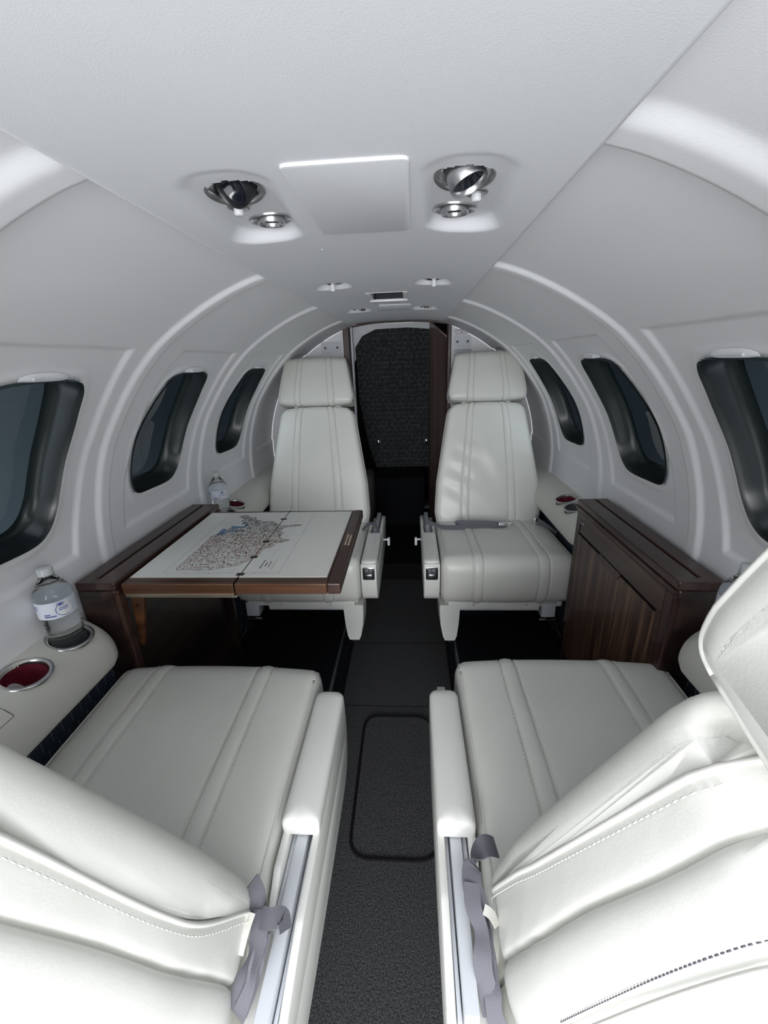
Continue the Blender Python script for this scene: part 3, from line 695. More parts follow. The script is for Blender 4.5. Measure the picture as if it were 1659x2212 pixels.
obj('slide_rail', *join([bx(x0+.0, xh-.005, y0+.004, y0+.012, zt-.036, zt-.026, .002), bx(x0+.0, xh+.0, y0+.008, y0+.02, zt-.040, zt-.034, .001)]), M['brass'], T, smooth=False)
obj('hinge_line', *bx(xh-.0011, xh+.0011, y0+.001, y1-.001, zt-.02, zt+.0009), M['black'], T, smooth=False)
# printed map: north to the cabinet (-x), east aft (+y)
USA = [(-124.5, 48.4), (-123, 49), (-95, 49), (-94, 49.3), (-89.5, 48), (-88.5, 48.3), (-84.5, 46.5), (-82.5, 45.3), (-82.5, 43), (-83, 42), (-79, 42.8), (-79, 43.3), (-76.5, 43.8), (-75, 45), (-71.5, 45), (-70, 46.8), (-68, 47.3), (-67, 45), (-70, 43.3), (-70.7, 42), (-70, 41.6), (-74, 40.7), (-74.5, 39.2), (-76, 38), (-76, 36.8), (-75.6, 35.3), (-77.5, 34), (-79.5, 33), (-81.2, 31.5), (-81.3, 30), (-80.2, 27), (-80.4, 25.3), (-81.3, 25.5), (-82.7, 27.8), (-83, 29.2), (-84.3, 30), (-86.5, 30.4), (-89, 30.3), (-89.4, 29.2), (-91.5, 29.4), (-94, 29.6), (-96, 28.5), (-97.3, 27), (-97.3, 25.9), (-99.5, 27), (-101.5, 29.7), (-103, 29), (-104.5, 29.7), (-106.5, 31.7), (-111, 31.3), (-114.8, 32.5), (-117.2, 32.6), (-118.4, 34), (-120.6, 34.6), (-122, 37), (-123.8, 39.5), (-124.3, 42), (-124, 46)]
mx0, mx1, my0, my1 = -.525, -.248, .842, 1.245
def geo(lo, la): return (mx1-(la-23.5)/(51-23.5)*(mx1-mx0), my0+.006+(lo+125.5)/(125.5-65.5)*(my1-my0-.012))
UP = np.array([geo(*p) for p in USA])
def inside(P, x, y):
    c = False; n = len(P)
    for i in range(n):
        a_, b_ = P[i], P[(i+1) % n]
        if (a_[1] > y) != (b_[1] > y) and x < (b_[0]-a_[0])*(y-a_[1])/(b_[1]-a_[1])+a_[0]: c = not c
    return c
zq = zt+.0010
def seg(V, F, p, q, w_, z=zq):
    d = np.array(q)-np.array(p); L = np.linalg.norm(d)
    if L < 1e-6: return
    nn = np.array([-d[1], d[0]])/L*w_/2; k = len(V)
    V += [(p[0]-nn[0], p[1]-nn[1], z), (q[0]-nn[0], q[1]-nn[1], z), (q[0]+nn[0], q[1]+nn[1], z), (p[0]+nn[0], p[1]+nn[1], z)]; F.append((k, k+1, k+2, k+3))
V, F = [], []
for i in range(len(UP)):      # coast and border outline, ragged
    a_, b_ = UP[i], UP[(i+1) % len(UP)]; L = np.linalg.norm(b_-a_); n_ = max(1, int(L/.004)); prev = a_
    for k in range(1, n_+1):
        q = a_+(b_-a_)*k/n_+(rng.randn(2)*.0010 if k < n_ else 0); seg(V, F, prev, q, .0011); prev = q
obj('map_outline', V, F, M['ink'], T, smooth=False, recalc=False)
V, F = [], []                 # frame and graticule
for p, q in (((mx0, my0), (mx1, my0)), ((mx1, my0), (mx1, my1)), ((mx1, my1), (mx0, my1)), ((mx0, my1), (mx0, my0))): seg(V, F, p, q, .0007)
for f_ in (.2, .4, .6, .8):
    seg(V, F, (mx0+(mx1-mx0)*f_, my0-.003), (mx0+(mx1-mx0)*f_, my0+.001), .002); seg(V, F, (mx1-.001, my0+(my1-my0)*f_), (mx1+.003, my0+(my1-my0)*f_), .002)
for f_ in (.3, .55, .8): seg(V, F, (mx0, my0+(my1-my0)*f_), (mx1, my0+(my1-my0)*f_+.004), .00035)
for f_ in (.3, .6, .85): seg(V, F, (mx0+(mx1-mx0)*f_, my0), (mx0+(mx1-mx0)*f_, my1), .00035)
obj('map_frame', V, F, M['ink2'], T, smooth=False, recalc=False)
lay = {'ink': ([], []), 'ink2': ([], []), 'inkred': ([], [])}
cnt = 0
while cnt < 5200:
    x = rng.uniform(UP[:, 0].min(), UP[:, 0].max()); y = rng.uniform(UP[:, 1].min(), UP[:, 1].max())
    east = (y-my0)/(my1-my0)
    if not inside(UP, x, y) or rng.rand() > .35+.75*east: continue
    cnt += 1
    th_ = rng.choice([0, 0, math.pi/2, rng.uniform(0, 3.14)])+rng.randn()*.12; L = rng.uniform(.002, .0085)
    key = 'inkred' if (rng.rand() < .34 and east < .55) or (rng.rand() < .12) else ('ink' if rng.rand() < .22+.25*east else 'ink2')
    d = np.array([math.cos(th_), math.sin(th_)])*L/2; d = d[::-1]
    seg(lay[key][0], lay[key][1], (x-d[0], y-d[1]), (x+d[0], y+d[1]), rng.uniform(.0006, .0013) if key != 'inkred' else rng.uniform(.0009, .0018), zq-.00005)
for key, (V, F) in lay.items(): obj('map_print', V, F, M[key], T, smooth=False, recalc=False)
V, F = [], []
for la, lo, rx, ry in ((47.5, -88, 3.6, 1.0), (44, -87, 1.0, 2.4), (45, -82.8, 1.8, 1.8), (42.2, -81, 2.2, .7), (43.7, -77.8, 1.9, .5), (46.6, -90.5, 1.4, .6)):
    k = len(V); n_ = 18; cxy = geo(lo, la)
    V.append((cxy[0], cxy[1], zq-.0001))
    for i in range(n_):
        q = 2*math.pi*i/n_; rr_ = 1+.25*math.sin(3*q+lo)+.12*rng.randn(); p = geo(lo+rx*rr_*math.cos(q), la+ry*rr_*math.sin(q)); V.append((p[0], p[1], zq-.0001))
    F += [(k, k+1+i, k+1+(i+1) % n_) for i in range(n_)]
obj('map_lakes', V, F, M['inkblue'], T, smooth=False, recalc=False)
for q_, (tx, sz) in enumerate((('UNITED STATES', .0062), ('AIRWAYS', .0050), ('SCALE OF MILES', .0044))):
    text_mesh('map_title', tx, sz, (-.300+q_*.009, .885, zq), (0, 1, 0), (-1, 0, 0), M['ink'], T)
V, F = [], []; seg(V, F, (-.272, .862), (-.272, .910), .0009); seg(V, F, (-.272, .862), (-.276, .862), .0009); seg(V, F, (-.272, .885), (-.278, .885), .0009); seg(V, F, (-.272, .910), (-.276, .910), .0009)
obj('map_scale', V, F, M['ink'], T, smooth=False, recalc=False)
text_mesh('placard_lettering', 'STOW & LOCK TABLE FOR', .0062, (x1-.0185, 1.03, zt+.0014), (0, 1, 0), (-1, 0, 0), M['goldtext'], T)
text_mesh('placard_lettering', 'TAKEOFF AND LANDING', .0062, (x1-.0095, 1.025, zt+.0014), (0, 1, 0), (-1, 0, 0), M['goldtext'], T)

# ------------------------------------------------------------------ water bottles
def bottle(x, y, z, s, label, rotz=0, hgt=.203):
    t = thing('water_bottle', label, 'water bottle', (x, y, z), 'plastic water bottles in the arm ledges')
    R0 = .0335
    pr = [(0, .003), (.022, .001), (.030, .004), (R0, .012)]
    k = .016
    while k < .100:
        pr += [(R0-.001, k), (R0-.0045, k+.005), (R0-.001, k+.0095)]; k += .0105
    pr += [(R0, .103), (R0, .142), (R0-.0005, .150), (R0-.003, .158), (R0-.010, .170), (.0165, .180), (.0125, .186), (.0118, .192)]
    out = [p for p in pr]
    obj('bottle_body', *lathe(out, (x, y, z), (0, 0, 1), 48), M['pet'], t)
    lt = thing('x', 'x', 'x', (0, 0, 0)) if False else None
    lp = [(R0+.0006, .104), (R0+.0006, .140)]
    lb = obj('label', *lathe(lp, (x, y, z), (0, 0, 1), 48), M['labelwhite'], t)
    def wrap(u, v, off=.0012): th_ = rotz+u/R0; return (x+(R0+off)*math.cos(th_), y+(R0+off)*math.sin(th_), z+v)
    def patch(poly, nm_, mt, off): 
        n_ = len(poly); c_ = (sum(p[0] for p in poly)/n_, sum(p[1] for p in poly)/n_)
        V = [wrap(*c_, off)]+[wrap(*p, off) for p in poly]; return obj(nm_, V, [(0, 1+i, 1+(i+1) % n_) for i in range(n_)], mt, lb, smooth=False, recalc=False)
    ell = lambda cx_, cy_, a_, b_: [(cx_+a_*math.cos(q), cy_+b_*math.sin(q)) for q in [2*math.pi*i/24 for i in range(24)]]
    patch(ell(.016, .1335, .0065, .0042), 'logo', M['labelblue'], .0016)
    patch(ell(.016, .1335, .0055, .0033), 'logo_inner', M['whiteplastic'], .0018); patch(ell(.016, .1335, .0042, .0022), 'logo_inner', M['labelblue'], .0020)
    patch(ell(.020, .121, .0135, .0135), 'roundel', M['whiteplastic'], .0010)
    ring = [wrap(.020+.0135*math.cos(q), .121+.0135*math.sin(q), .0013) for q in np.linspace(1.9, 5.2, 24)]
    obj('roundel_edge', *tube(ring, .0005, 4), M['labelblue'], lb)
    V, F = [], []
    def bar(u0, u1, v, h):
        k_ = len(V); n_ = max(1, int((u1-u0)/.002))
        for i in range(n_+1): uu = u0+(u1-u0)*i/n_; V.append(wrap(uu, v-h/2, .0014)); V.append(wrap(uu, v+h/2, .0014))
        for i in range(n_): F.append((k_+2*i, k_+2*i+2, k_+2*i+3, k_+2*i+1))
    for i in range(4): bar(-.040, -.024-.002*(i % 2), .1330-.0026*i, .0009)
    def word(u, v, hs, n_):
        for i in range(n_): bar(u+i*.0022, u+i*.0022+.0015, v, hs)
    word(-.014, .1150, .0024, 5); word(-.014, .1105, .0028, 9); word(.012, .125, .002, 7); word(.012, .121, .0018, 6)
    obj('label_print', V, F, M['labelblue'], lb, smooth=False, recalc=False)
    obj('cap', *lathe([(0, .205), (.0125, .205), (.0138, .203), (.0138, .192), (.0142, .189), (.0120, .189), (.0120, .200)], (x, y, z), (0, 0, 1), 36), M['cap'], t)
    obj('water', *lathe([(0, .004), (.026, .006), (R0-.006, .014), (R0-.006, .10), (R0-.002, .104), (R0-.002, .150), (R0-.0045, .157), (0, .157)], (x, y, z), (0, 0, 1), 36), M['water'], t)
    return t
M['water'] = glassy('water', (.97, .985, .99), 1, 0, 1.18)
bottle(-.672, .702, .497, -1, 'clear plastic water bottle in the cup holder of the near left ledge', R(-62))
bottle(-.668, 1.475, .490, -1, 'small looking water bottle behind the map table beside the left rear seat', R(-75))
bottle(.660, .700, .497, 1, 'water bottle on the right ledge half hidden by the near headrest', R(-160))

# ------------------------------------------------------------------ seats
class Seat:
    def __init__(self, s, x0, y0, d, name_label):
        self.s, self.x0, self.y0, self.d = s, x0, y0, d
        self.root = thing('leather_armchair', name_label, 'armchair', (s*(x0+.24), y0+d*.25, 0), 'white leather club seats')
    def W(self, x, y, z): return (self.s*(self.x0+x), self.y0+self.d*y, z)
    def B(self, x, u, n): return self.W(x, .425+.318*u-.948*n, .355+.948*u+.318*n)
    def put(self, name, VF, mt, parent=None, sm=True, sharp=None, f=None, **k):
        V, F = VF; f = f or self.W
        return obj(name, [f(*v) for v in V], F, mt, parent or self.root, smooth=sm, sharp=sharp, **k)
def lat_samples(seams, w=.0):
    s_ = list(np.linspace(-1, 1, 41)); 
    for q in seams: s_ += [q+e for e in (-.03, -.02, -.012, -.006, 0, .006, .012, .02, .03)]
    e_ = [1-(1-math.cos(a))*.11 for a in np.linspace(0, math.pi/2, 7)]
    s_ = [v for v in s_ if abs(v) < .86]+[v for v in e_]+[-v for v in e_]
    return sorted(set(round(v, 4) for v in s_))
def pillow(cs, width, seams, f, er=.025, gd=.0045, crown=None, xcen=.24, wr=None, band=0, erf=None, gm=None):
    """cs: closed cross-section [(p,q)] ; width(p,q) half width ; returns verts in local (x,p,q)"""
    cs = [np.array(p) for p in cs]; n_ = len(cs); c = sum(cs)/n_
    nor = []
    for i in range(n_):
        t_ = cs[(i+1) % n_]-cs[i-1]; nn = np.array([t_[1], -t_[0]]); nn = nn/np.linalg.norm(nn)
        nor.append(nn)
    area = sum(cs[i][0]*cs[(i+1) % n_][1]-cs[(i+1) % n_][0]*cs[i][1] for i in range(n_))
    sg = 1 if area > 0 else -1
    rings = []
    for s_ in lat_samples(seams):
        g = sum(gd*math.exp(-((s_-q)/.011)**2) for q in seams)
        if band and len(seams) >= 4:
            for a_, b_ in ((seams[0], seams[1]), (seams[2], seams[3])):
                if a_ < s_ < b_: g -= band*math.sin(math.pi*(s_-a_)/(b_-a_))
        t_ = max(0, (abs(s_)-.89)/.11); ins = er*(1-math.sqrt(max(0, 1-t_*t_)))
        ring = []
        for p, nn in zip(cs, nor):
            q = p-sg*nn*(g*(gm(p) if gm else 1)+ins*(erf(p) if erf else 1)); dz = crown(s_, p) if crown else 0
            if wr: dz += wr(s_, p)
            q = q+sg*nn*dz
            ring.append((xcen+s_*width(*p), q[0], q[1]))
        rings.append(ring)
    return loft(rings, True, True)
def pipe_on(cs, width, s0, er, crown=None, xcen=.24, out=.0006, wr=None):
    cs = [np.array(p) for p in cs]; n_ = len(cs)
    area = sum(cs[i][0]*cs[(i+1) % n_][1]-cs[(i+1) % n_][0]*cs[i][1] for i in range(n_)); sg = 1 if area > 0 else -1
    t_ = max(0, (abs(s0)-.89)/.11); ins = er*(1-math.sqrt(max(0, 1-t_*t_))); ring = []
    for i in range(n_):
        d_ = cs[(i+1) % n_]-cs[i-1]; nn = np.array([d_[1], -d_[0]]); nn = nn/np.linalg.norm(nn); p = cs[i]
        q = p-sg*nn*(ins-out-(crown(s0, p) if crown else 0)); ring.append((xcen+s0*width(*p), q[0], q[1]))
    return ring+[ring[0]]
def piping(pts, r, nm_, S, parent=None, f=None, mt='leather', n_=6):
    f = f or S.W; return obj(nm_, *tube([f(*p) for p in pts], r, n_), M[mt], parent or S.root)
def stitches(P, f_on, ln=.0042, gap=.0026, r=.00065):
    out = []; P = [Vector(p) for p in P]; i = 0; acc = 0; on = True; cur = [P[0]]
    for k in range(1, len(P)):
        d = (P[k]-P[k-1]).length; acc += d; cur.append(P[k])
        if acc >= (ln if on else gap):
            if on and len(cur) > 1: out.append(tube([cur[0], cur[-1]], r, 4))
            on = not on; cur = [P[k]]; acc = 0
    return join(out)
def dense(P, step): 
    out = []; P = [np.array(p, float) for p in P]
    for i in range(len(P)-1):
        n_ = max(1, int(np.linalg.norm(P[i+1]-P[i])/step))
        for k in range(n_): out.append(P[i]+(P[i+1]-P[i])*k/n_)
    out.append(P[-1]); return out

def make_seat(s, x0, y0, d, label, pad, near, seams):
    S = Seat(s, x0, y0, d, label); W, B = S.W, S.B
    zt_ = .400 if near else .392
    # --- seat cushion
    cs = resample(rpoly([(-.004, zt_), (-.012, .300), (-.002, .205), (.44, .200), (.475, .230), (.475, zt_-.03), (.30, zt_-.012)], [.055, .06, .05, .03, .03, .03, .25], 7), .013)
    sq = [(v-.5)*2 for v in seams]
    hw = .238
    def crown(t_, p):
        top = 1 if p[1] > .33 else 0
        return .007*(1-t_*t_)*(1 if top else .6)+(.009*(1-t_**4)*math.sin(math.pi*np.clip((p[1]-.2)/.2, 0, 1)) if p[0] < .03 else 0)
    def wr(t_, p):
        if near or p[1] < .35: return 0
        return .0035*math.sin(p[0]*95+math.sin(t_*5)*1.2)*math.exp(-((p[0]-.33)/.045)**2)*math.exp(-((t_+.05)/.35)**2)
    cu = S.put('seat_cushion', pillow(cs, lambda p, q: hw, sq, None, .030, .0042, crown, .238, wr, .0035), M['leather'])
    # side piping
    for sd in (-1, 1):
        pts = pipe_on(cs, lambda p, q: hw, sd*.955, .030, crown, .238)
        piping(pts, .0022, 'piping', S, cu)
    if near:
        V, F = [], []
        for q in sq:
            for off in ((.016,) if q in (sq[0], sq[2]) else (-.016,)):
                pass
        parts = []
        for q in sq:
            xx = .238+(q+(.014 if q in (sq[1], sq[3]) else -.014))*hw
            line = [(xx, p[0], p[1]) for p in cs if p[1] > .30 and p[0] < .42]
            line = sorted(line, key=lambda p: p[1] if p[1] < .36 and p[0] < .05 else .36+p[1]*0+p[0])
            ln2 = []
            for (a_, p_, q_) in line: t_ = q; ln2.append((a_, p_-(.004 if p_ < .02 else 0), q_+crown(q, (p_, q_))+.0004-(.0006)))
            parts.append(stitches([W(*p) for p in dense(ln2, .0011)], None))
        for pt in parts: obj('stitching', *pt, M['thread'], cu, recalc=False)
    # --- backrest: front cushion, cover behind it, headrest
    HB, HT = .236, .170
    def bw(u): return np.interp(u, [-.03, .06, .20, .545], [.222, HB, .226, HT])
    nS = (lambda u: -.016-.038*float(smooth01((u+.01)/.24))+.010*float(smooth01((u-.24)/.28))) if (near and s < 0) else (lambda u: float(np.interp(u, [-.03, .10, .25, .545], [-.018, -.024, -.034, -.045])))
    def btop(u, r_=.035, U=.545): return 0 if u < U-r_ else r_-math.sqrt(max(0, r_*r_-min(r_, u-U+r_)**2))
    csb = resample(rpoly([(-.03, 0.0), (.06, .006), (.30, .004), (.545, -.004), (.548, nS(.545)-.004), (.36, nS(.36)-.004), (.22, nS(.22)-.004), (.10, nS(.10)-.004), (-.03, nS(-.03)-.006)], [.016, .1, .1, .026, .02, .05, .05, .05, .004], 7), .014)
    sb = [-.52, -.37, .37, .52]
    if s*d*(-1) > 0: sb = [-.50, -.34, .38, .53]
    def crb(t_, p): return .009*(1-t_*t_) if p[1] > -.02 else 0
    def wrb(t_, p):
        if near or s < 0 or p[1] < -.02: return 0
        return .0050*math.sin((p[0]*.9+t_*.11)*75)*math.exp(-((p[0]-.28-t_*.1)/.13)**2)*math.exp(-((t_+.55)/.28)**2)+.0052*math.sin((p[0]*.5+t_*.16)*46)*math.exp(-((p[0]-.30)/.13)**2)*math.exp(-((t_-.05)/.3)**2)
    def wfix(V, f=None): return V
    V, F = pillow(csb, lambda p, q: bw(p)-btop(p, .045, .548)*.9, sb, None, .026, .0040, crb, .24, wrb, .0030, lambda p: float(np.interp(p[1]-nS(p[0]), [.003, .016], [.10, 1.0])), lambda p: float(np.clip((p[1]+.025)/.015, 0, 1)))
    bc = S.put('backrest', (V, F), M['leather'], f=B)
    # cover / shell: deeper body with crease
    def ring(u, k):
        w_ = bw(u)-.001; tp = btop(u, .045, .548)
        pts = []
        w_ -= tp*.9
        n0_ = nS(u)
        prof = [(.985, n0_+.001), (1.0, n0_-.007), (1.003, min(n0_-.018, -.066)), (.998, -.084), (.985, -.0890), (.958, -.0930), (.990, -.0965), (1.0, -.112), (.975, -.135), (.90, -.156), (.70, -.170), (.35, -.178), (0, -.180)]
        dk = float(np.interp(u, [-.15, 0, .545], [1.1, 1.0, .68]))
        dep = lambda n_: n0_+(n_-n0_)*dk+tp*.6*(1 if n_ < -.1 else 0)
        L_ = [(w_*a_, dep(n_)) for a_, n_ in prof]
        L_ += [(-a_, n_) for a_, n_ in L_[-2::-1]]
        L_ = [(v_[0], v_[1]) for v_ in spline(L_, 3)]
        return [(.24+a_, u, n_) for a_, n_ in L_]
    us = list(np.linspace(-.15, .50, 27))+[.51, .52, .53, .538, .543, .546, .5475, .548]
    V, F = loft([ring(u, 0) for u in us], True, True)
    # rear shell wrinkles
    V = [(x+(.0011*math.sin((u+n_*1.4)*150)*math.exp(-((u-.16)/.13)**2)*math.exp(-((n_+.078)/.018)**2) if near else 0), u, n_+(.0012*math.sin(u*22+x*17) if n_ < -.05 else 0)) for x, u, n_ in V]
    sh = S.put('backrest_cover', (V, F), M['leather'], f=B)
    # piping and stitches along seam between the two
    ou = [(.24+sd*(bw(u)-btop(u, .045, .548)*.9-.0005), u, nS(u)-.003) for sd in (1,) for u in np.linspace(-.03, .544, 40)]
    topl = [(.24+(HT-.030)*c_, .5485, nS(.545)-.003) for c_ in np.linspace(1, -1, 20)]
    ol = [(.24-(bw(u)-btop(u, .045, .548)*.9-.0005), u, nS(u)-.003) for u in np.linspace(.544, -.03, 40)]
    seamP = [ou_ for ou_ in ou[:-1]]+topl+ol[1:]
    piping(seamP, .0027, 'seam_piping', S, sh, B)
    if near:
        st = [(.24+(p[0]-.24)*1.006, p[1], p[2]-.0085) for p in seamP]
        st = [(p[0]+(.0020 if p[0] > .24 else -.0020), p[1], p[2]) for p in st if p[1] < .55]
        parts = [stitches([B(*p) for p in dense(st[:len(ou)-1], .0011)], None, .0042, .0024, .0006), stitches([B(*p) for p in dense(st[-len(ou)+1:], .0011)], None, .0042, .0024, .0006)]
        for pt in parts: obj('stitching', *pt, M['thread'], sh, recalc=False)
        low = []
        for c_ in np.linspace(-.93, .93, 60):
            u_ = .20; low.append((.24+c_*bw(u_), u_, None))
    if near and s > 0:      # lower stitched seam of the shell
        lowp = [(.0310-.0012, .2064, -.137), (.0437-.0008, .2996, -.1284), (.0542-.0008, .3801, -.1216), (.062-.0008, .4395, -.1174), (.069-.0008, .483, -.1147), (.0727-.0008, .5017, -.114), (.080, .53, -.112)]
        lowp = [tuple(p) for p in spline(lowp, 10)]
        obj('stitching', *stitches([B(*p) for p in dense(lowp, .0010)], None, .0030, .0018, .00045), M['darkthread'], sh, recalc=False)
        piping([(p[0]+.0024, p[1]-.004, p[2]-.0085) for p in lowp], .0016, 'seam_piping', S, sh, B)
    # headrest
    csh = resample(rpoly([(.562, .010), (.66, .014), (.765, -.002), (.785, -.045), (.770, -.095), (.65, -.110), (.562, -.100)], [.022, .08, .035, .04, .03, .08, .025], 7), .012)
    hwf = lambda p, q: float(np.interp(p, [.555, .60, .785], [.172, .176, .142]))
    def crh(t_, p): return .008*(1-t_*t_) if p[1] > -.05 else .004*(1-t_*t_)
    hr = S.put('headrest', pillow(csh, hwf, [q*1.02 for q in sb], None, .026, .0036, crh, .242, None, .0028, None, lambda p: 1.0 if p[1] > -.04 else 0.0), M['leather'], f=B)
    for sd in (-1, 1):
        pts = pipe_on(csh, hwf, sd*.955, .026, crh, .242)
        piping(pts, .0024, 'piping', S, hr, B)
    S.put('headrest_bracket', bx(.13, .35, .535, .575, -.075, -.030, .004), M['leather_pad'], None, f=B, sharp=40)
    # --- armrest on the aisle side
    nose = rpoly([(.0, .372), (-.004, .29), (.012, .225), (.055, .196), (.36, .196), (.60, .215), (.60, .330), (.052, .330), (.052, .372)], [.008, .03, .03, .03, .02, .02, .02, .002, .01], 4)
    if near: nose = rpoly([(pad[0]-.002, .372), (pad[0]-.004, .29), (pad[0]+.012, .225), (pad[0]+.055, .196), (.36, .196), (.60, .215), (.60, .330), (pad[0]+.052, .330), (pad[0]+.052, .372)], [.008, .03, .03, .03, .02, .02, .02, .002, .01], 4)
    ya = max(.05, pad[0]+.01)
    cas = S.put('armrest_casing', join([prism([tuple(p) for p in nose], (-.062, -.004), 'x', .004), prism([(ya, .30), (ya, .372), (.46, .372), (.56, .350), (.60, .33), (.60, .30)], (-.064, -.052), 'x', .004), prism([(ya, .30), (ya, .372), (.40, .372), (.44, .345), (.44, .30)], (-.016, -.004), 'x', .004)]), M['leather_pad'], sharp=42)
    S.put('armrest_rail', join([bx(-.044, -.026, .06, .57, .300, .364, .002), bx(-.0245, -.018, .06, .46, .305, .354, .001), bx(-.051, -.046, .06, .57, .300, .350, .001)]), M['greymetal'], sharp=40)
    pa, pb, pz = pad
    pp = resample(rpoly([(-.064, pa), (-.004, pa), (-.004, pb), (-.064, pb)], [.018, .018, .008, .008], 6), .01)
    lv = [(0, .86, .004), (0, 1, .0), (0, 1, 0)]
    rings = []
    cxp = np.array([-.034, (pa+pb)/2]); 
    def inset(P_, e):
        out = []
        for p in P_: 
            v = p-cxp; out.append(cxp+np.array([math.copysign(max(abs(v[0])-e, 0), v[0]), math.copysign(max(abs(v[1])-e, 0), v[1])]))
        return out
    for z_, e in ((pz-.034, .003), (pz-.028, 0), (pz-.010, 0), (pz-.004, .0022), (pz-.001, .006), (pz+.0015, .014), (pz+.0022, .026)):
        rings.append([(p[0], p[1], z_) for p in inset(pp, e)])
    S.put('armrest_pad', loft(rings, True, True), M['leather_pad'], sharp=60)
    # recline switch on the nose
    if not near:
        sw = S.put('switch_plate', join([prism([tuple(p) for p in rpoly([(-.056, .312), (-.012, .312), (-.012, .362), (-.056, .362)], .006, 4)], (-.0065, -.001), 'y', .001)]), M['chrome'], sharp=30)
        S.put('switch_well', bx(-.052, -.016, -.0075, -.005, .316, .358, .001), M['blackplastic'], sw, sm=False)
        S.put('switch', join([bx(-.047, -.021, -.013, -.006, .322, .337, .002), bx(-.046, -.022, -.0145, -.011, .332, .336, .001)]), M['steel'], sw, sharp=40)
        S.put('switch_tab', join([bx(-.048, -.0345, -.0085, -.006, .341, .355, .001), bx(-.0335, -.020, -.0085, -.006, .341, .355, .001)]), M['greyplastic'], sw, sharp=40)
        S.put('recline_lever', join([bx(-.092, -.080, .40, .418, .262, .30, .004), bx(-.083, -.060, .408, .416, .285, .293, .002)]), M['whiteplastic'], sharp=40)
    # --- frame and legs
    S.put('seat_frame', join([bx(.03, .37, .028, .044, .166, .206, .004), bx(.02, .46, .05, .42, .165, .20, .004)]), M['leather_pad'], sharp=40)
    if not near:
        S.put('frame_bar', join([bx(.05, .37, .034, .046, .158, .170, .001)]), M['greymetal'], sharp=40)
        for x_ in (.125, .32): S.put('screw', join([lathe([(0, 0), (.0035, 0), (.003, .0015), (0, .002)], (x_, .028, .187), (0, -1, 0), 12)]), M['steel'])
    leg = loft([[(x_, y_, z_) for x_, y_ in ((a_, .025), (b_, .025), (b_+.002, .10), (a_-.004, .10))] for z_, a_, b_ in ((.185, -.002, .074), (.16, -.002, .074), (.10, .002, .071), (.045, .012, .065), (.026, .020, .058))], True, True)
    S.put('leg', leg, M['leather_pad'], sharp=30)
    S.put('leg_foot', join([bx(.036, .052, .045, .075, .0, .03, .002), bx(.032, .056, .052, .068, .002, .018, .002)]), M['steel'], sharp=40)
    lx = .650-x0
    S.put('outer_leg', join([bx(lx-.100, lx-.048, .045, .10, .120, .182, .003), bx(lx-.088, lx-.060, .10, .30, .15, .175, .002)]), M['greymetal'], sharp=40)
    S.put('leg_foot', join([loft([[(x_+a_, y_+b_, z_) for a_, b_ in ((-.014, -.014), (.014, -.014), (.014, .014), (-.014, .014))] for x_, y_, z_ in ((lx-.072, .075, .125), (lx-.060, .085, .095), (lx-.020, .120, .04), (lx-.004, .135, .0))], True, True), tube([(lx-.095, .080, .088), (lx-.030, .080, .088)], .006, 8)]), M['steel'], sharp=40)
    return S
SFR = make_seat(1, .165, 1.350, 1, 'white leather rear seat right of the aisle with lap belt across it', (.008, .285, .380), False, [.24, .315, .72, .80])
SFL = make_seat(-1, .132, 1.350, 1, 'white leather rear seat left of the aisle, partly behind the map table', (.008, .285, .380), False, [.22, .30, .72, .80])
SNR = make_seat(1, .157, .822, -1, 'nearest white leather seat on the right, its headrest close to the camera', (.105, .385, .402), True, [.215, .285, .69, .76])
SNL = make_seat(-1, .153, .787, -1, 'nearest white leather seat on the left, seen over its backrest', (.080, .355, .402), True, [.24, .31, .755, .825])

# ------------------------------------------------------------------ seat belts
def belt(name, label, pts, wd, width, mt='belt'):
    P = spline(pts, 8); Wd = spline(wd, 8)
    o = obj(name, *ribbon(P, Wd, width), M[mt], sharp=50); return tagit(o, label, 'seat belt')
# near right: webbing draped from cushion corner down the rails
t = thing('seat_belt', 'grey webbing belt bunched between the near right seat and its armrest rails', 'seat belt', (.14, .35, .33))
def rib(nm_, pts, wd, width, t, mt='belt'):
    P = spline(pts, 8); Wd = spline(wd, 8); return obj(nm_, *ribbon(P, Wd, width), M[mt], t, sharp=50)
rib('webbing', [(.176, .408, .400), (.158, .402, .412), (.140, .385, .405), (.135, .360, .400), (.142, .340, .390)], [(0, 1, 0), (.1, 1, .2), (.5, .9, 0), (1, .3, .2), (1, 0, .3)], .026, t)
rib('webbing', [(.135, .362, .402), (.134, .340, .395), (.142, .318, .385), (.140, .292, .370), (.146, .272, .345), (.150, .262, .31)], [(1, .2, 0), (.9, .1, .4), (.6, 0, .8), (1, .2, .1), (.8, .3, .5), (1, 0, 0)], .022, t)
rib('webbing', [(.150, .335, .385), (.146, .315, .374), (.151, .290, .360), (.149, .265, .345), (.158, .25, .32)], [(.3, 0, 1), (1, 0, .3), (.5, 0, .9), (1, 0, -.4), (1, 0, 0)], .020, t)
obj('tag', *ribbon(spline([(.146, .332, .405), (.154, .325, .408), (.160, .316, .404)], 4), spline([(0, 1, .3), (0, 1, .1), (.3, 1, 0)], 4), .011, .0008), M['vinyl'], t, sharp=50)
t2 = thing('seat_belt', 'grey webbing belt with tag drooping over the near left armrest rails', 'seat belt', (-.14, .31, .33))
rib('webbing', [(-.160, .345, .415), (-.152, .338, .402), (-.144, .320, .395), (-.128, .312, .403), (-.112, .316, .400), (-.106, .306, .392)], [(.2, 1, 0), (.3, 1, .2), (0, 1, .4), (0, 1, .3), (.2, 1, -.1), (.3, .8, -.5)], .022, t2)
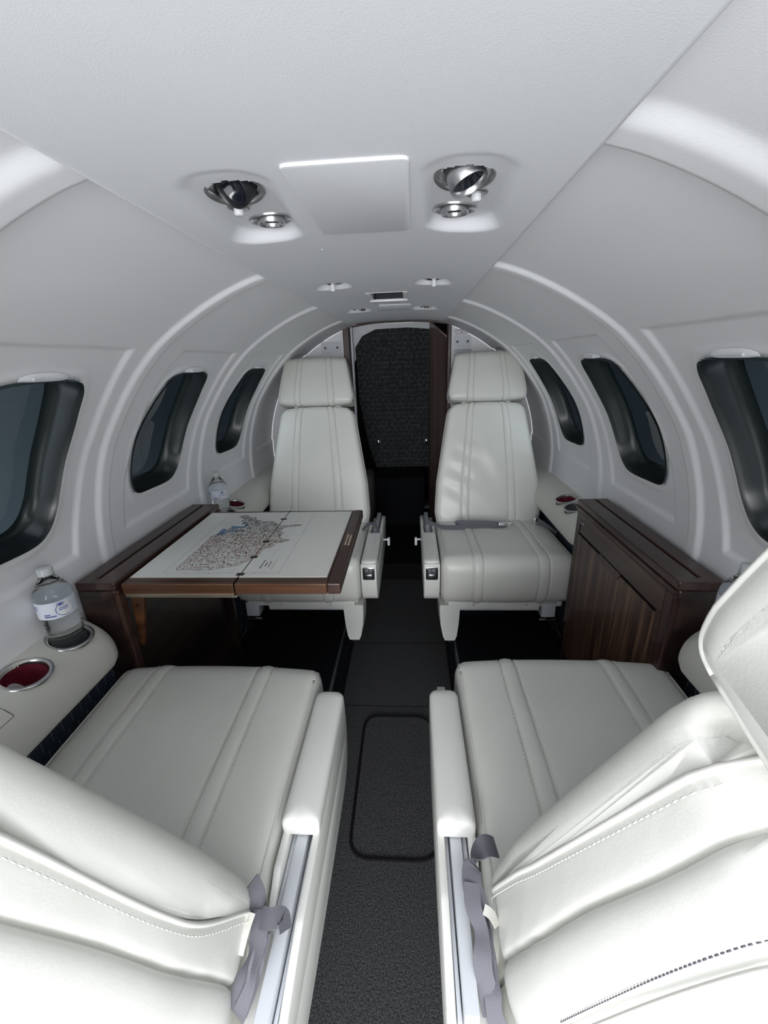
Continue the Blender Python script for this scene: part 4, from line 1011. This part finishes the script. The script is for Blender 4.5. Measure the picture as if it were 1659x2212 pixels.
rib('webbing', [(-.140, .325, .397), (-.138, .305, .392), (-.142, .285, .375), (-.149, .265, .360), (-.155, .25, .34)], [(1, .1, 0), (1, 0, .2), (.7, 0, .7), (1, 0, 0), (.7, 0, .6)], .026, t2)
rib('webbing', [(-.128, .306, .392), (-.136, .288, .378), (-.140, .270, .362), (-.150, .25, .345)], [(.6, 0, .8), (1, 0, .2), (.6, 0, -.7), (1, 0, 0)], .018, t2)
obj('tag', *ribbon(spline([(-.153, .318, .402), (-.156, .300, .396), (-.159, .284, .385)], 4), spline([(1, .1, 0), (1, .1, .2), (1, 0, 0)], 4), .012, .0008), M['vinyl'], t2, sharp=50)
# rear right: lap belt lying across the seat and buckle at the wall side
t3 = thing('lap_belt', 'grey lap belt with buckle lying across the right rear seat', 'seat belt', (.30, 1.68, 0.388))
rib('webbing', [(.108, 1.66, 0.380), (.122, 1.672, 0.406), (.150, 1.668, 0.402), (.19, 1.655, 0.392), (.24, 1.650, 0.391), (.32, 1.655, 0.392), (.40, 1.66, 0.392), (.46, 1.665, 0.394)], [(.2, 1, .2), (0, 1, .4), (0, 1, .3), (0, .9, .4), (0, .8, .5), (0, .8, .6), (0, .8, .6), (0, .8, .5)], .024, t3)
rib('webbing', [(.46, 1.668, 0.397), (.38, 1.67, 0.402), (.30, 1.672, 0.404), (.262, 1.673, 0.405), (.252, 1.67, 0.402), (.262, 1.668, 0.397), (.34, 1.664, 0.395)], [(0, .7, .7)]*7, .020, t3)
obj('buckle', *join([bx(.425, .462, 1.650, 1.672, .394, .406, .003), bx(.458, .486, 1.652, 1.676, .396, .403, .003)]), M['chrome'], t3, sharp=40)
t4 = thing('buckle_strap', 'short grey belt end with chrome buckle at the window side of the right rear seat', 'seat belt', (.65, 1.66, .36))
rib('webbing', [(.592, 1.700, .400), (.612, 1.69, .388), (.640, 1.67, .370), (.664, 1.645, .352)], [(.1, -.3, 1), (.1, -.3, 1), (.1, -.3, 1), (.1, -.2, 1)], .034, t4)
obj('buckle', *join([bx(.660, .665, 1.622, 1.628, .325, .378, .002), bx(.660, .667, 1.640, 1.646, .325, .378, .002), bx(.658, .668, 1.622, 1.646, .372, .380, .002), bx(.658, .668, 1.622, 1.646, .322, .330, .002)]), M['chrome'], t4, sharp=40)
obj('anchor', *bx(.583, .598, 1.694, 1.704, .365, .412, .003), M['chrome'], t4, sharp=40)
t5 = thing('seat_belt', 'bit of grey belt webbing behind the armrest of the left rear seat', 'seat belt', (-.10, 1.66, .36))
rib('webbing', [(-.150, 1.655, .380), (-.128, 1.665, .402), (-.108, 1.668, .405), (-.086, 1.655, .385), (-.078, 1.645, .34)], [(0, 1, .4), (0, 1, .2), (.2, 1, 0), (.2, 1, .1), (0, 1, 0)], .030, t5)
print('objects', len(bpy.data.objects))
